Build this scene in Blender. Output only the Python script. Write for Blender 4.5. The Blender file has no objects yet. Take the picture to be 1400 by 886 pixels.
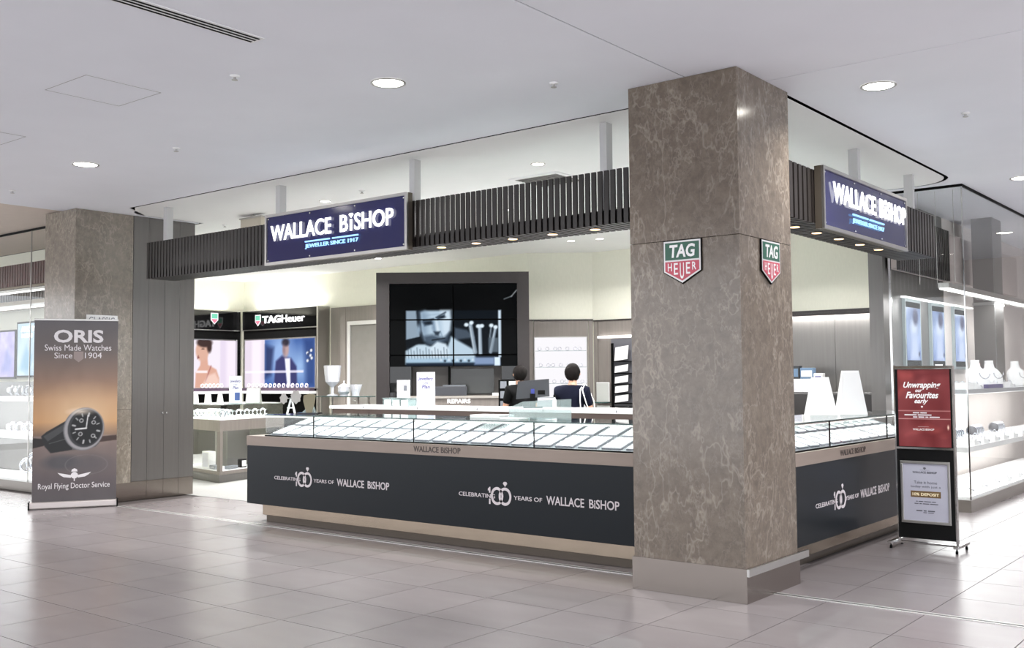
import bpy, bmesh, math, random
import numpy as np
from mathutils import Matrix, Vector

random.seed(7)
RNG = np.random.default_rng(7)
SC = bpy.context.scene
COL = SC.collection

# ------------------------------------------------------------------ camera
FPX, TILT, YAW, ROLL, CAMH = 1398.57, math.radians(3.0065), math.radians(38.6329), math.radians(-0.4465), 1.55
HD = Vector((-math.sin(YAW), math.cos(YAW), 0))      # heading on the floor
RH = Vector((math.cos(YAW), math.sin(YAW), 0))       # right on the floor
_f = HD * math.cos(TILT) + Vector((0, 0, math.sin(TILT)))
_u0 = RH.cross(_f)
_r = RH * math.cos(ROLL) + _u0 * math.sin(ROLL)
_u = -RH * math.sin(ROLL) + _u0 * math.cos(ROLL)
cam_data = bpy.data.cameras.new('camera')
cam_data.sensor_width = 36.0
cam_data.lens = 36.0 * FPX / 1400.0
cam_data.clip_end = 200
camera = bpy.data.objects.new('camera', cam_data)
COL.objects.link(camera)
camera.matrix_world = Matrix(((_r.x, _u.x, -_f.x, 0), (_r.y, _u.y, -_f.y, 0), (_r.z, _u.z, -_f.z, CAMH), (0, 0, 0, 1)))
SC.camera = camera

# ------------------------------------------------------------------ world, exposure
world = bpy.data.worlds.new('mall_ambient')
SC.world = world
world.use_nodes = True
world.node_tree.nodes['Background'].inputs[0].default_value = (0.94, 0.96, 1.0, 1)
world.node_tree.nodes['Background'].inputs[1].default_value = 2.1
SC.view_settings.view_transform = 'Standard'
SC.view_settings.look = 'None'
SC.view_settings.gamma = 1.0
SC.view_settings.exposure = 0.5
SC.view_settings.use_curve_mapping = False

ZC = 3.715            # ceiling height

def area(name, loc, sx, sy, power, color=(1, 1, 1), rot=(0, 0, 0), disk=False, spread=180):
    l = bpy.data.lights.new(name, 'AREA')
    l.shape = 'DISK' if disk else 'RECTANGLE'
    l.size = sx
    if not disk:
        l.size_y = sy
    l.energy = power
    l.color = color
    l.spread = math.radians(spread)
    o = bpy.data.objects.new(name, l)
    o.location = loc
    o.rotation_euler = rot
    COL.objects.link(o)
    return o

# ------------------------------------------------------------------ materials
def lin(c):
    return tuple(((v / 255) / 12.92 if v / 255 <= 0.04045 else ((v / 255 + 0.055) / 1.055) ** 2.4) for v in c)

MATS = {}
def mat(name, rgb, rough=0.5, metal=0.0, var=0.0, scale=8.0, stretch=(1, 1, 1), bump=0.0, bscale=60.0, emit=0.0, spec=0.5, coat=0.0, rvar=0.0):
    if name in MATS:
        return MATS[name]
    m = bpy.data.materials.new(name)
    m.use_nodes = True
    nt = m.node_tree
    b = nt.nodes['Principled BSDF']
    c = lin(rgb)
    b.inputs['Base Color'].default_value = (*c, 1)
    b.inputs['Roughness'].default_value = rough
    b.inputs['Metallic'].default_value = metal
    b.inputs['Specular IOR Level'].default_value = spec
    b.inputs['Coat Weight'].default_value = coat
    b.inputs['Coat Roughness'].default_value = 0.05
    if emit > 0:
        b.inputs['Emission Color'].default_value = (*c, 1)
        b.inputs['Emission Strength'].default_value = emit
    if var > 0 or bump > 0 or rvar > 0:
        tc = nt.nodes.new('ShaderNodeNewGeometry')
        mp = nt.nodes.new('ShaderNodeMapping')
        mp.inputs['Scale'].default_value = stretch
        nt.links.new(tc.outputs['Position'], mp.inputs['Vector'])
        nz = nt.nodes.new('ShaderNodeTexNoise')
        nz.inputs['Scale'].default_value = scale
        nz.inputs['Detail'].default_value = 4
        nt.links.new(mp.outputs[0], nz.inputs['Vector'])
        if var > 0:
            r = nt.nodes.new('ShaderNodeValToRGB')
            r.color_ramp.elements[0].position = 0.3
            r.color_ramp.elements[1].position = 0.7
            r.color_ramp.elements[0].color = (*[v * (1 - var) for v in c], 1)
            r.color_ramp.elements[1].color = (*[min(1, v * (1 + var)) for v in c], 1)
            nt.links.new(nz.outputs['Fac'], r.inputs[0])
            nt.links.new(r.outputs[0], b.inputs['Base Color'])
        if rvar > 0:
            mr = nt.nodes.new('ShaderNodeMapRange')
            mr.inputs['To Min'].default_value = max(0.02, rough - rvar)
            mr.inputs['To Max'].default_value = rough + rvar
            nt.links.new(nz.outputs['Fac'], mr.inputs['Value'])
            nt.links.new(mr.outputs[0], b.inputs['Roughness'])
        if bump > 0:
            n2 = nt.nodes.new('ShaderNodeTexNoise')
            n2.inputs['Scale'].default_value = bscale
            n2.inputs['Detail'].default_value = 3
            nt.links.new(mp.outputs[0], n2.inputs['Vector'])
            bp = nt.nodes.new('ShaderNodeBump')
            bp.inputs['Strength'].default_value = bump
            bp.inputs['Distance'].default_value = 0.01
            nt.links.new(n2.outputs['Fac'], bp.inputs['Height'])
            nt.links.new(bp.outputs[0], b.inputs['Normal'])
    MATS[name] = m
    return m

def emat(name, rgb, strength):
    if name in MATS:
        return MATS[name]
    m = bpy.data.materials.new(name)
    m.use_nodes = True
    nt = m.node_tree
    nt.nodes.remove(nt.nodes['Principled BSDF'])
    e = nt.nodes.new('ShaderNodeEmission')
    e.inputs[0].default_value = (*lin(rgb), 1)
    e.inputs[1].default_value = strength
    nt.links.new(e.outputs[0], nt.nodes['Material Output'].inputs[0])
    MATS[name] = m
    return m

def glass(name, tint=(1, 1, 1), refl=1.0, frost=0.0):
    m = bpy.data.materials.new(name)
    m.use_nodes = True
    nt = m.node_tree
    nt.nodes.remove(nt.nodes['Principled BSDF'])
    tr = nt.nodes.new('ShaderNodeBsdfTransparent')
    tr.inputs[0].default_value = (*tint, 1)
    gl = nt.nodes.new('ShaderNodeBsdfGlossy')
    gl.inputs['Roughness'].default_value = 0.02
    lw = nt.nodes.new('ShaderNodeLayerWeight')
    lw.inputs['Blend'].default_value = 0.5
    pw = nt.nodes.new('ShaderNodeMath')
    pw.operation = 'POWER'
    pw.inputs[1].default_value = 5.0
    nt.links.new(lw.outputs['Facing'], pw.inputs[0])
    mu = nt.nodes.new('ShaderNodeMath')
    mu.operation = 'MULTIPLY_ADD'
    mu.inputs[1].default_value = 0.7 * refl
    mu.inputs[2].default_value = 0.03 * refl
    nt.links.new(pw.outputs[0], mu.inputs[0])
    mx = nt.nodes.new('ShaderNodeMixShader')
    nt.links.new(mu.outputs[0], mx.inputs[0])
    nt.links.new(tr.outputs[0], mx.inputs[1])
    nt.links.new(gl.outputs[0], mx.inputs[2])
    out = mx.outputs[0]
    if frost > 0:
        df = nt.nodes.new('ShaderNodeBsdfDiffuse')
        df.inputs[0].default_value = (0.5, 0.56, 0.56, 1)
        tl = nt.nodes.new('ShaderNodeBsdfTranslucent')
        tl.inputs[0].default_value = (0.5, 0.56, 0.56, 1)
        ad = nt.nodes.new('ShaderNodeMixShader')
        nt.links.new(df.outputs[0], ad.inputs[1])
        nt.links.new(tl.outputs[0], ad.inputs[2])
        m2 = nt.nodes.new('ShaderNodeMixShader')
        m2.inputs[0].default_value = frost
        nt.links.new(out, m2.inputs[1])
        nt.links.new(ad.outputs[0], m2.inputs[2])
        out = m2.outputs[0]
    nt.links.new(out, nt.nodes['Material Output'].inputs[0])
    MATS[name] = m
    return m

def marble(name, dark, light, vein):
    m = bpy.data.materials.new(name)
    m.use_nodes = True
    nt = m.node_tree
    b = nt.nodes['Principled BSDF']
    g = nt.nodes.new('ShaderNodeNewGeometry')
    nz = nt.nodes.new('ShaderNodeTexNoise')
    nz.inputs['Scale'].default_value = 2.2
    nz.inputs['Detail'].default_value = 6
    nz.inputs['Roughness'].default_value = 0.65
    nt.links.new(g.outputs['Position'], nz.inputs['Vector'])
    base = nt.nodes.new('ShaderNodeValToRGB')
    base.color_ramp.elements[0].position = 0.32
    base.color_ramp.elements[1].position = 0.68
    base.color_ramp.elements[0].color = (*lin(dark), 1)
    base.color_ramp.elements[1].color = (*lin(light), 1)
    n2 = nt.nodes.new('ShaderNodeTexNoise')
    n2.inputs['Scale'].default_value = 14
    n2.inputs['Detail'].default_value = 8
    n2.inputs['Roughness'].default_value = 0.7
    nt.links.new(g.outputs['Position'], n2.inputs['Vector'])
    nt.links.new(n2.outputs['Fac'], base.inputs[0])
    prev = base.outputs[0]
    for sc, w, st, ro in ((1.1, 0.010, 0.36, 0.5), (2.3, 0.012, 0.28, -0.7), (6.5, 0.030, 0.14, 1.2)):
        mp = nt.nodes.new('ShaderNodeMapping')
        mp.inputs['Scale'].default_value = (1.0, 1.0, 0.6)
        mp.inputs['Rotation'].default_value = (ro, 0.6 * ro, 0.4 * sc)
        mp.inputs['Location'].default_value = (sc * 3.1, sc * 1.7, 0)
        nt.links.new(g.outputs['Position'], mp.inputs['Vector'])
        v = nt.nodes.new('ShaderNodeTexNoise')
        v.inputs['Scale'].default_value = sc
        v.inputs['Detail'].default_value = 5
        v.inputs['Roughness'].default_value = 0.66
        v.inputs['Distortion'].default_value = 0.25
        nt.links.new(mp.outputs[0], v.inputs['Vector'])
        sb_ = nt.nodes.new('ShaderNodeMath')
        sb_.operation = 'SUBTRACT'
        sb_.inputs[1].default_value = 0.5
        nt.links.new(v.outputs['Fac'], sb_.inputs[0])
        ab = nt.nodes.new('ShaderNodeMath')
        ab.operation = 'ABSOLUTE'
        nt.links.new(sb_.outputs[0], ab.inputs[0])
        r = nt.nodes.new('ShaderNodeMapRange')
        r.inputs['From Min'].default_value = 0.0
        r.inputs['From Max'].default_value = w
        r.inputs['To Min'].default_value = st
        r.inputs['To Max'].default_value = 0.0
        nt.links.new(ab.outputs[0], r.inputs['Value'])
        mx = nt.nodes.new('ShaderNodeMix')
        mx.data_type = 'RGBA'
        mx.inputs[7].default_value = (*lin(vein), 1)
        nt.links.new(r.outputs[0], mx.inputs[0])
        nt.links.new(prev, mx.inputs[6])
        prev = mx.outputs[2]
    nt.links.new(prev, b.inputs['Base Color'])
    b.inputs['Roughness'].default_value = 0.16
    b.inputs['Specular IOR Level'].default_value = 0.6
    MATS[name] = m
    return m

def attr_mat(name, emission=0.0, rough=0.4):
    m = bpy.data.materials.new(name)
    m.use_nodes = True
    nt = m.node_tree
    b = nt.nodes['Principled BSDF']
    a = nt.nodes.new('ShaderNodeAttribute')
    a.attribute_name = 'ink'
    if emission > 0:
        b.inputs['Base Color'].default_value = (0.002, 0.002, 0.002, 1)
        nt.links.new(a.outputs['Color'], b.inputs['Emission Color'])
        b.inputs['Emission Strength'].default_value = emission
    else:
        nt.links.new(a.outputs['Color'], b.inputs['Base Color'])
    b.inputs['Roughness'].default_value = rough
    b.inputs['Specular IOR Level'].default_value = 0.03 if emission > 0 else 0.4
    MATS[name] = m
    return m

def tile_mat():
    m = bpy.data.materials.new('porcelain_tile')
    m.use_nodes = True
    nt = m.node_tree
    b = nt.nodes['Principled BSDF']
    g = nt.nodes.new('ShaderNodeNewGeometry')
    oi = nt.nodes.new('ShaderNodeObjectInfo')
    mp = nt.nodes.new('ShaderNodeMapping')
    mp.inputs['Scale'].default_value = (1.1, 3.2, 1)
    mp.inputs['Rotation'].default_value = (0, 0, 0.5)
    nt.links.new(g.outputs['Position'], mp.inputs['Vector'])
    n = nt.nodes.new('ShaderNodeTexNoise')
    n.inputs['Scale'].default_value = 1.3
    n.inputs['Detail'].default_value = 3
    n.inputs['Roughness'].default_value = 0.45
    nt.links.new(mp.outputs[0], n.inputs['Vector'])
    r = nt.nodes.new('ShaderNodeValToRGB')
    r.color_ramp.elements[0].position = 0.25
    r.color_ramp.elements[1].position = 0.75
    r.color_ramp.elements[0].color = (*lin((126, 120, 121)), 1)
    r.color_ramp.elements[1].color = (*lin((133, 127, 128)), 1)
    nt.links.new(n.outputs['Fac'], r.inputs[0])
    hs = nt.nodes.new('ShaderNodeHueSaturation')
    mr = nt.nodes.new('ShaderNodeMapRange')
    mr.inputs['To Min'].default_value = 0.94
    mr.inputs['To Max'].default_value = 1.05
    nt.links.new(oi.outputs['Random'], mr.inputs['Value'])
    nt.links.new(mr.outputs[0], hs.inputs['Value'])
    nt.links.new(r.outputs[0], hs.inputs['Color'])
    nt.links.new(hs.outputs[0], b.inputs['Base Color'])
    m2 = nt.nodes.new('ShaderNodeMapRange')
    m2.inputs['To Min'].default_value = 0.24
    m2.inputs['To Max'].default_value = 0.27
    nt.links.new(n.outputs['Fac'], m2.inputs['Value'])
    nt.links.new(m2.outputs[0], b.inputs['Roughness'])
    b.inputs['Specular IOR Level'].default_value = 0.55
    MATS['porcelain_tile'] = m
    return m

M_TILE = tile_mat()
M_GROUT = mat('grout', (70, 64, 63), 0.9)
M_CEIL = mat('ceiling_paint', (236, 237, 243), 0.85, var=0.015, scale=1.5)
M_CEILIN = mat('inner_ceiling_paint', (238, 238, 237), 0.85, var=0.015, scale=1.5)
M_VOID = mat('shadow_gap_black', (12, 12, 12), 0.9, spec=0.1)
M_HATCH = mat('hatch_gap_grey', (168, 166, 166), 0.8)
M_BEIGE = mat('beige_bulkhead_paint', (218, 205, 194), 0.85, var=0.02)
M_MARB = marble('brown_marble', (90, 80, 71), (114, 103, 91), (164, 153, 140))
M_MARB2 = marble('grey_marble', (116, 109, 100), (140, 132, 121), (182, 174, 162))
M_STEEL = mat('brushed_steel', (146, 138, 132), 0.2, 1.0, bump=0.02, bscale=120, stretch=(1, 1, 14))
M_CHROME = mat('polished_steel', (205, 205, 205), 0.12, 1.0)
M_ALU = mat('satin_aluminium', (188, 186, 183), 0.32, 1.0)
M_PANEL = mat('grey_metal_panel', (112, 110, 108), 0.33, 0.55, var=0.05, scale=30, stretch=(1, 1, 0.05))
M_SLAT = mat('dark_timber_slat', (34, 29, 27), 0.42, var=0.12, scale=30, stretch=(1, 1, 0.1))
M_SLATIN = mat('black_beam', (22, 20, 19), 0.6)
M_NAVY = mat('navy_laminate', (10, 17, 23), 0.3, spec=0.22)
M_SIGN = mat('navy_acrylic', (33, 35, 84), 0.12, spec=0.6)
M_BAND = mat('taupe_band', (135, 121, 111), 0.38, var=0.05, scale=20, stretch=(0.1, 0.1, 1))
M_PLINTH = mat('plinth_steel', (160, 146, 130), 0.2, 0.9, var=0.05, scale=6, stretch=(0.3, 0.3, 2))
M_WHITE = mat('white_gloss', (240, 240, 240), 0.3)
M_WHITEM = mat('white_matte', (236, 236, 236), 0.7)
M_TRAY = mat('white_velvet', (243, 243, 245), 0.8)
M_TRAYRIM = mat('tray_grey_edge', (120, 124, 132), 0.5)
M_JEWEL = mat('silver_jewellery', (205, 208, 215), 0.15, 1.0)
M_CREAM = mat('cream_wallpaper', (233, 232, 218), 0.8, var=0.02, scale=40, stretch=(1, 1, 0.3), bump=0.15, bscale=90)
M_WOOD = mat('grey_oak_panel', (128, 121, 116), 0.5, var=0.08, scale=26, stretch=(1, 1, 0.06))
M_WOODD = mat('dark_grey_surround', (48, 43, 43), 0.4, var=0.05, scale=20)
M_BLACK = mat('black_gloss', (14, 14, 15), 0.04)
M_BLACKM = mat('black_matte', (10, 10, 10), 0.6, spec=0.08)
M_CARPET = mat('grey_carpet', (150, 150, 148), 0.95, var=0.1, scale=40, bump=0.3, bscale=300)
M_LETTER = emat('lit_white_letter', (255, 255, 255), 1.8)
M_LETTERB = emat('lit_blue_letter', (150, 200, 255), 1.4)
M_PRINTW = mat('white_print', (222, 218, 220), 0.5)
M_PRINTS = mat('silver_print', (200, 192, 195), 0.5)
M_LED = emat('led_white', (255, 253, 250), 3.0)
M_LEDB = emat('downlight_lens', (255, 250, 240), 14.0)
M_WARM = emat('warm_lens', (255, 214, 160), 2.5)
M_LIGHTBOX = emat('lightbox_white', (250, 248, 252), 0.72)
M_GLASS = glass('clear_glass', (0.985, 0.995, 0.99), 1.0)
M_GLASSG = glass('green_edge_glass', (0.90, 0.97, 0.95), 1.4)
M_FROST = glass('frosted_acrylic', (0.82, 0.88, 0.88), 0.7, frost=0.30)
M_GEDGE = mat('glass_edge', (60, 82, 80), 0.2)
M_PRINT = attr_mat('printed_sheet', 0, 0.42)
M_SCREEN = attr_mat('lit_screen', 0.9, 0.15)
M_SKIN = mat('skin', (196, 150, 125), 0.5)
M_HAIR = mat('dark_brown_hair', (17, 13, 12), 0.8, spec=0.15, var=0.3, scale=60, stretch=(1, 1, 0.2), bump=0.6, bscale=90)
M_NAVYC = mat('navy_cloth', (17, 20, 36), 0.9, spec=0.15, var=0.1, scale=20, bump=0.2, bscale=200)
M_BLACKC = mat('black_cloth', (14, 14, 15), 0.9, spec=0.15, bump=0.2, bscale=200)
M_RED = mat('dark_red_slat', (70, 14, 16), 0.5, var=0.1)

# ------------------------------------------------------------------ builders
class Fr:
    """local frame: x = right, y = up, z = out of the surface"""
    def __init__(s, o, right=(1, 0, 0), up=(0, 0, 1), out=None):
        s.o = Vector(o); s.x = Vector(right).normalized(); s.y = Vector(up).normalized()
        s.z = Vector(out).normalized() if out is not None else s.x.cross(s.y)
    def p(s, x, y, z=0.0):
        return s.o + s.x * x + s.y * y + s.z * z
W = Fr((0, 0, 0), (1, 0, 0), (0, 1, 0))

def root(o):
    while o.parent:
        o = o.parent
    return o

def mesh(name, verts, faces, m=None, parent=None, smooth=False, recalc=True):
    me = bpy.data.meshes.new(name)
    if parent is not None:
        inv = root(parent).matrix_basis.inverted()
        verts = [inv @ Vector(v) for v in verts]
    me.from_pydata([tuple(v) for v in verts], [], faces)
    if recalc:
        bm = bmesh.new(); bm.from_mesh(me)
        bmesh.ops.recalc_face_normals(bm, faces=bm.faces)
        bm.to_mesh(me); bm.free()
    if smooth:
        for p in me.polygons:
            p.use_smooth = True
    if m is not None:
        me.materials.append(m)
    o = bpy.data.objects.new(name, me)
    COL.objects.link(o)
    o.parent = parent
    return o

class MB:
    """collects verts and faces of ONE part"""
    def __init__(s):
        s.v = []; s.f = []
    def box(s, x0, x1, y0, y1, z0, z1, fr=W):
        n = len(s.v)
        for x, y, z in ((x0, y0, z0), (x1, y0, z0), (x1, y1, z0), (x0, y1, z0), (x0, y0, z1), (x1, y0, z1), (x1, y1, z1), (x0, y1, z1)):
            s.v.append(fr.p(x, y, z))
        s.f += [tuple(n + i for i in q) for q in ((0, 3, 2, 1), (4, 5, 6, 7), (0, 1, 5, 4), (1, 2, 6, 5), (2, 3, 7, 6), (3, 0, 4, 7))]
        return s
    def prism(s, pts, z0, z1, fr=W):
        n = len(s.v); k = len(pts)
        s.v += [fr.p(x, y, z0) for x, y in pts] + [fr.p(x, y, z1) for x, y in pts]
        s.f += [tuple(n + i for i in reversed(range(k))), tuple(n + k + i for i in range(k))]
        s.f += [(n + i, n + (i + 1) % k, n + k + (i + 1) % k, n + k + i) for i in range(k)]
        return s
    def lathe(s, prof, seg=20, fr=W, cx=0, cy=0, sx=1, sy=1):
        """profile (r, z) turned about the frame's z"""
        n = len(s.v); k = len(prof)
        for r, z in prof:
            for i in range(seg):
                a = 2 * math.pi * i / seg
                s.v.append(fr.p(cx + sx * r * math.cos(a), cy + sy * r * math.sin(a), z))
        for j in range(k - 1):
            for i in range(seg):
                a = n + j * seg + i; b = n + j * seg + (i + 1) % seg
                s.f.append((a, b, b + seg, a + seg))
        s.f.append(tuple(n + i for i in reversed(range(seg))))
        s.f.append(tuple(n + (k - 1) * seg + i for i in range(seg)))
        return s
    def tube(s, path, r, seg=8):
        path = [Vector(p) for p in path]; n = len(s.v)
        rr = r if isinstance(r, (list, tuple)) else [r] * len(path)
        for i, p in enumerate(path):
            d = (path[min(i + 1, len(path) - 1)] - path[max(i - 1, 0)]).normalized()
            a = Vector((0, 0, 1)) if abs(d.z) < 0.9 else Vector((1, 0, 0))
            u = d.cross(a).normalized(); w = d.cross(u)
            for q in range(seg):
                t = 2 * math.pi * q / seg
                s.v.append(p + (u * math.cos(t) + w * math.sin(t)) * rr[i])
        for i in range(len(path) - 1):
            for q in range(seg):
                a = n + i * seg + q; b = n + i * seg + (q + 1) % seg
                s.f.append((a, b, b + seg, a + seg))
        s.f.append(tuple(n + q for q in reversed(range(seg))))
        s.f.append(tuple(n + (len(path) - 1) * seg + q for q in range(seg)))
        return s
    def torus(s, R, r, fr=W, seg=20, sub=8, sx=1, sy=1, arc=1.0, start=0.0):
        n = len(s.v); full = arc >= 0.999; cnt = seg if full else seg + 1
        for i in range(cnt):
            a = start + 2 * math.pi * arc * i / seg
            for j in range(sub):
                b = 2 * math.pi * j / sub
                q = R + r * math.cos(b)
                s.v.append(fr.p(sx * q * math.cos(a), sy * q * math.sin(a), r * math.sin(b)))
        for i in range(seg):
            for j in range(sub):
                a = n + i * sub + j; b = n + i * sub + (j + 1) % sub
                c = n + ((i + 1) % cnt) * sub + j; d = n + ((i + 1) % cnt) * sub + (j + 1) % sub
                s.f.append((a, c, d, b))
        if not full:
            s.f.append(tuple(n + j for j in range(sub)))
            s.f.append(tuple(n + seg * sub + j for j in reversed(range(sub))))
        return s
    def build(s, name, m, parent=None, smooth=False):
        return mesh(name, s.v, s.f, m, parent, smooth)

def box(name, x0, x1, y0, y1, z0, z1, m, parent=None, fr=W, bevel=0.0):
    o = MB().box(x0, x1, y0, y1, z0, z1, fr).build(name, m, parent)
    if bevel > 0:
        bm = bmesh.new(); bm.from_mesh(o.data)
        bmesh.ops.bevel(bm, geom=bm.edges[:], offset=bevel, segments=2, affect='EDGES', profile=0.5)
        bm.to_mesh(o.data); bm.free()
    return o

def prism(name, pts, z0, z1, m, parent=None, fr=W):
    return MB().prism(pts, z0, z1, fr).build(name, m, parent)

def thing(name, label, cat, loc, rotz=0.0, group=None):
    o = bpy.data.objects.new(name, None)
    o.empty_display_size = 0.1
    COL.objects.link(o)
    o.location = loc
    o.rotation_euler = (0, 0, rotz)
    o.matrix_basis = Matrix.Translation(Vector(loc)) @ Matrix.Rotation(rotz, 4, 'Z')
    return tag(o, label, cat, group)

def tag(o, label, cat, group=None):
    o['label'] = label; o['category'] = cat
    if group:
        o['group'] = group
    return o

def structure(o):
    o['kind'] = 'structure'
    return o

def stuff(o):
    o['kind'] = 'stuff'
    return o

def setting(name, loc=(0, 0, 0)):
    o = bpy.data.objects.new(name, None)
    COL.objects.link(o)
    o.matrix_basis = Matrix.Translation(Vector(loc))
    return structure(o)

def share(src, parent, offset, name=None):
    """copy of a piece (same mesh data) shifted by offset in parent space"""
    c = src.copy()
    COL.objects.link(c)
    c.parent = parent
    c.location = Vector(src.location) + Vector(offset)
    return c

def dup(rt, loc, rotz=None, label=None):
    """copy of a thing with its parts and sub-parts"""
    r = rt.copy(); COL.objects.link(r)
    a = rt.rotation_euler[2] if rotz is None else rotz
    r.matrix_basis = Matrix.Translation(Vector(loc)) @ Matrix.Rotation(a, 4, 'Z')
    if label:
        r['label'] = label
    for ch in list(rt.children):
        c = ch.copy(); COL.objects.link(c); c.parent = r
        for g in list(ch.children):
            d = g.copy(); COL.objects.link(d); d.parent = c
    return r

def text(name, s, fr, x0, x1, y0, y1, m, parent, z=0.002, depth=0.002, bold=0.0, shear=0.0, keep=False):
    """lettering fitted to the rectangle x0..x1, y0..y1 of a surface frame"""
    cu = bpy.data.curves.new('lettering_curve', 'FONT')
    cu.body = s
    cu.size = 1.0
    cu.offset = bold
    cu.shear = shear
    cu.extrude = 0.05
    cu.resolution_u = 3
    ob = bpy.data.objects.new('lettering_curve', cu)
    COL.objects.link(ob)
    bpy.context.view_layer.update()
    me = bpy.data.meshes.new_from_object(ob.evaluated_get(bpy.context.evaluated_depsgraph_get()))
    n = len(me.vertices)
    co = np.empty(n * 3); me.vertices.foreach_get('co', co); co = co.reshape(-1, 3)
    faces = [tuple(p.vertices) for p in me.polygons]
    lo, hi = co.min(0), co.max(0)
    kx = (x1 - x0) / (hi[0] - lo[0]); ky = (y1 - y0) / (hi[1] - lo[1])
    verts = [fr.p(x0 + (c[0] - lo[0]) * kx, y0 + (c[1] - lo[1]) * ky, z + (c[2] + 0.05) / 0.1 * depth) for c in co]
    bpy.data.objects.remove(ob); bpy.data.curves.remove(cu); bpy.data.meshes.remove(me)
    return mesh(name, verts, faces, m, parent, recalc=False)

# ---- painted sheets (flat print as per-vertex ink on a fine grid)
class Canvas:
    def __init__(s, w, h, nx, ny, bg):
        s.w, s.h, s.nx, s.ny = w, h, nx, ny
        s.X, s.Y = np.meshgrid(np.linspace(0, w, nx), np.linspace(0, h, ny))
        s.c = np.ones((ny, nx, 3)) * np.array(bg, float)
        s.aa = 0.7 * w / nx
    def blend(s, mask, col):
        mask = np.clip(mask, 0, 1)[..., None]
        s.c = s.c * (1 - mask) + np.array(col, float) * mask
    def ell(s, x, y, rx, ry, col, soft=None, rot=0.0, a=1.0):
        soft = soft or s.aa
        dx, dy = s.X - x, s.Y - y
        u = dx * math.cos(rot) + dy * math.sin(rot); v = -dx * math.sin(rot) + dy * math.cos(rot)
        d = (np.sqrt((u / rx) ** 2 + (v / ry) ** 2) - 1) * min(rx, ry)
        s.blend(a * np.clip(0.5 - d / (2 * soft), 0, 1), col)
    def ring(s, x, y, r, w, col, a=1.0, sx=1.0, sy=1.0):
        d = np.abs(np.hypot((s.X - x) / sx, (s.Y - y) / sy) - r) - w / 2
        s.blend(a * np.clip(0.5 - d / (2 * s.aa), 0, 1), col)
    def poly(s, pts, col, soft=None, a=1.0):
        soft = soft or s.aa
        ins = np.zeros(s.X.shape, bool); dist = np.full(s.X.shape, 1e9)
        for i in range(len(pts)):
            x1, y1 = pts[i]; x2, y2 = pts[(i + 1) % len(pts)]
            if y1 != y2:
                c = ((y1 > s.Y) != (y2 > s.Y)) & (s.X < (x2 - x1) * (s.Y - y1) / (y2 - y1) + x1)
                ins ^= c
            L = (x2 - x1) ** 2 + (y2 - y1) ** 2 + 1e-12
            t = np.clip(((s.X - x1) * (x2 - x1) + (s.Y - y1) * (y2 - y1)) / L, 0, 1)
            dist = np.minimum(dist, np.hypot(s.X - x1 - t * (x2 - x1), s.Y - y1 - t * (y2 - y1)))
        d = np.where(ins, -dist, dist)
        s.blend(a * np.clip(0.5 - d / (2 * soft), 0, 1), col)
    def rect(s, x0, x1, y0, y1, col, soft=None, a=1.0):
        s.poly([(x0, y0), (x1, y0), (x1, y1), (x0, y1)], col, soft, a)
    def line(s, x1, y1, x2, y2, w, col, a=1.0, soft=None):
        soft = soft or s.aa
        L = (x2 - x1) ** 2 + (y2 - y1) ** 2 + 1e-12
        t = np.clip(((s.X - x1) * (x2 - x1) + (s.Y - y1) * (y2 - y1)) / L, 0, 1)
        d = np.hypot(s.X - x1 - t * (x2 - x1), s.Y - y1 - t * (y2 - y1)) - w / 2
        s.blend(a * np.clip(0.5 - d / (2 * soft), 0, 1), col)
    def vgrad(s, stops):
        ys = [t for t, _ in stops]; t = s.Y / s.h
        for k in range(3):
            s.c[..., k] = np.interp(t, ys, [c[k] for _, c in stops])
    def noise(s, amp, n=12):
        g = RNG.normal(0, 1, (n, n)); yi = s.Y / s.h * (n - 1.001); xi = s.X / s.w * (n - 1.001)
        y0 = yi.astype(int); x0 = xi.astype(int); fy = yi - y0; fx = xi - x0
        v = g[y0, x0] * (1 - fy) * (1 - fx) + g[y0 + 1, x0] * fy * (1 - fx) + g[y0, x0 + 1] * (1 - fy) * fx + g[y0 + 1, x0 + 1] * fy * fx
        s.c = np.clip(s.c + amp * v[..., None], 0, 255)
    def build(s, name, fr, m, parent, x0=0, y0=0, z=0.002, i0=0, i1=None, j0=0, j1=None):
        i1 = i1 or s.nx - 1; j1 = j1 or s.ny - 1
        nx, ny = i1 - i0 + 1, j1 - j0 + 1
        verts = [fr.p(x0 + s.X[j, i], y0 + s.Y[j, i], z) for j in range(j0, j1 + 1) for i in range(i0, i1 + 1)]
        faces = [(j * nx + i, j * nx + i + 1, (j + 1) * nx + i + 1, (j + 1) * nx + i) for j in range(ny - 1) for i in range(nx - 1)]
        o = mesh(name, verts, faces, m, parent, recalc=False)
        at = o.data.color_attributes.new('ink', 'FLOAT_COLOR', 'POINT')
        c = s.c[j0:j1 + 1, i0:i1 + 1].reshape(-1, 3) / 255
        l = np.where(c <= 0.04045, c / 12.92, ((c + 0.055) / 1.055) ** 2.4)
        at.data.foreach_set('color', np.concatenate([l, np.ones((len(l), 1))], 1).astype(np.float32).ravel())
        return o

# ================================================================== THE SETTING
F1 = lambda y, x=0.0, z=0.0: Fr((x, y, z), (1, 0, 0), (0, 0, 1), (0, -1, 0))      # surface facing -Y
F2 = lambda x, y=0.0, z=0.0: Fr((x, y, z), (0, 1, 0), (0, 0, 1), (1, 0, 0))       # surface facing +X
FD = lambda d: Fr(HD * d, RH, (0, 0, 1), -HD)                                     # diagonal surface facing the corner

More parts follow.
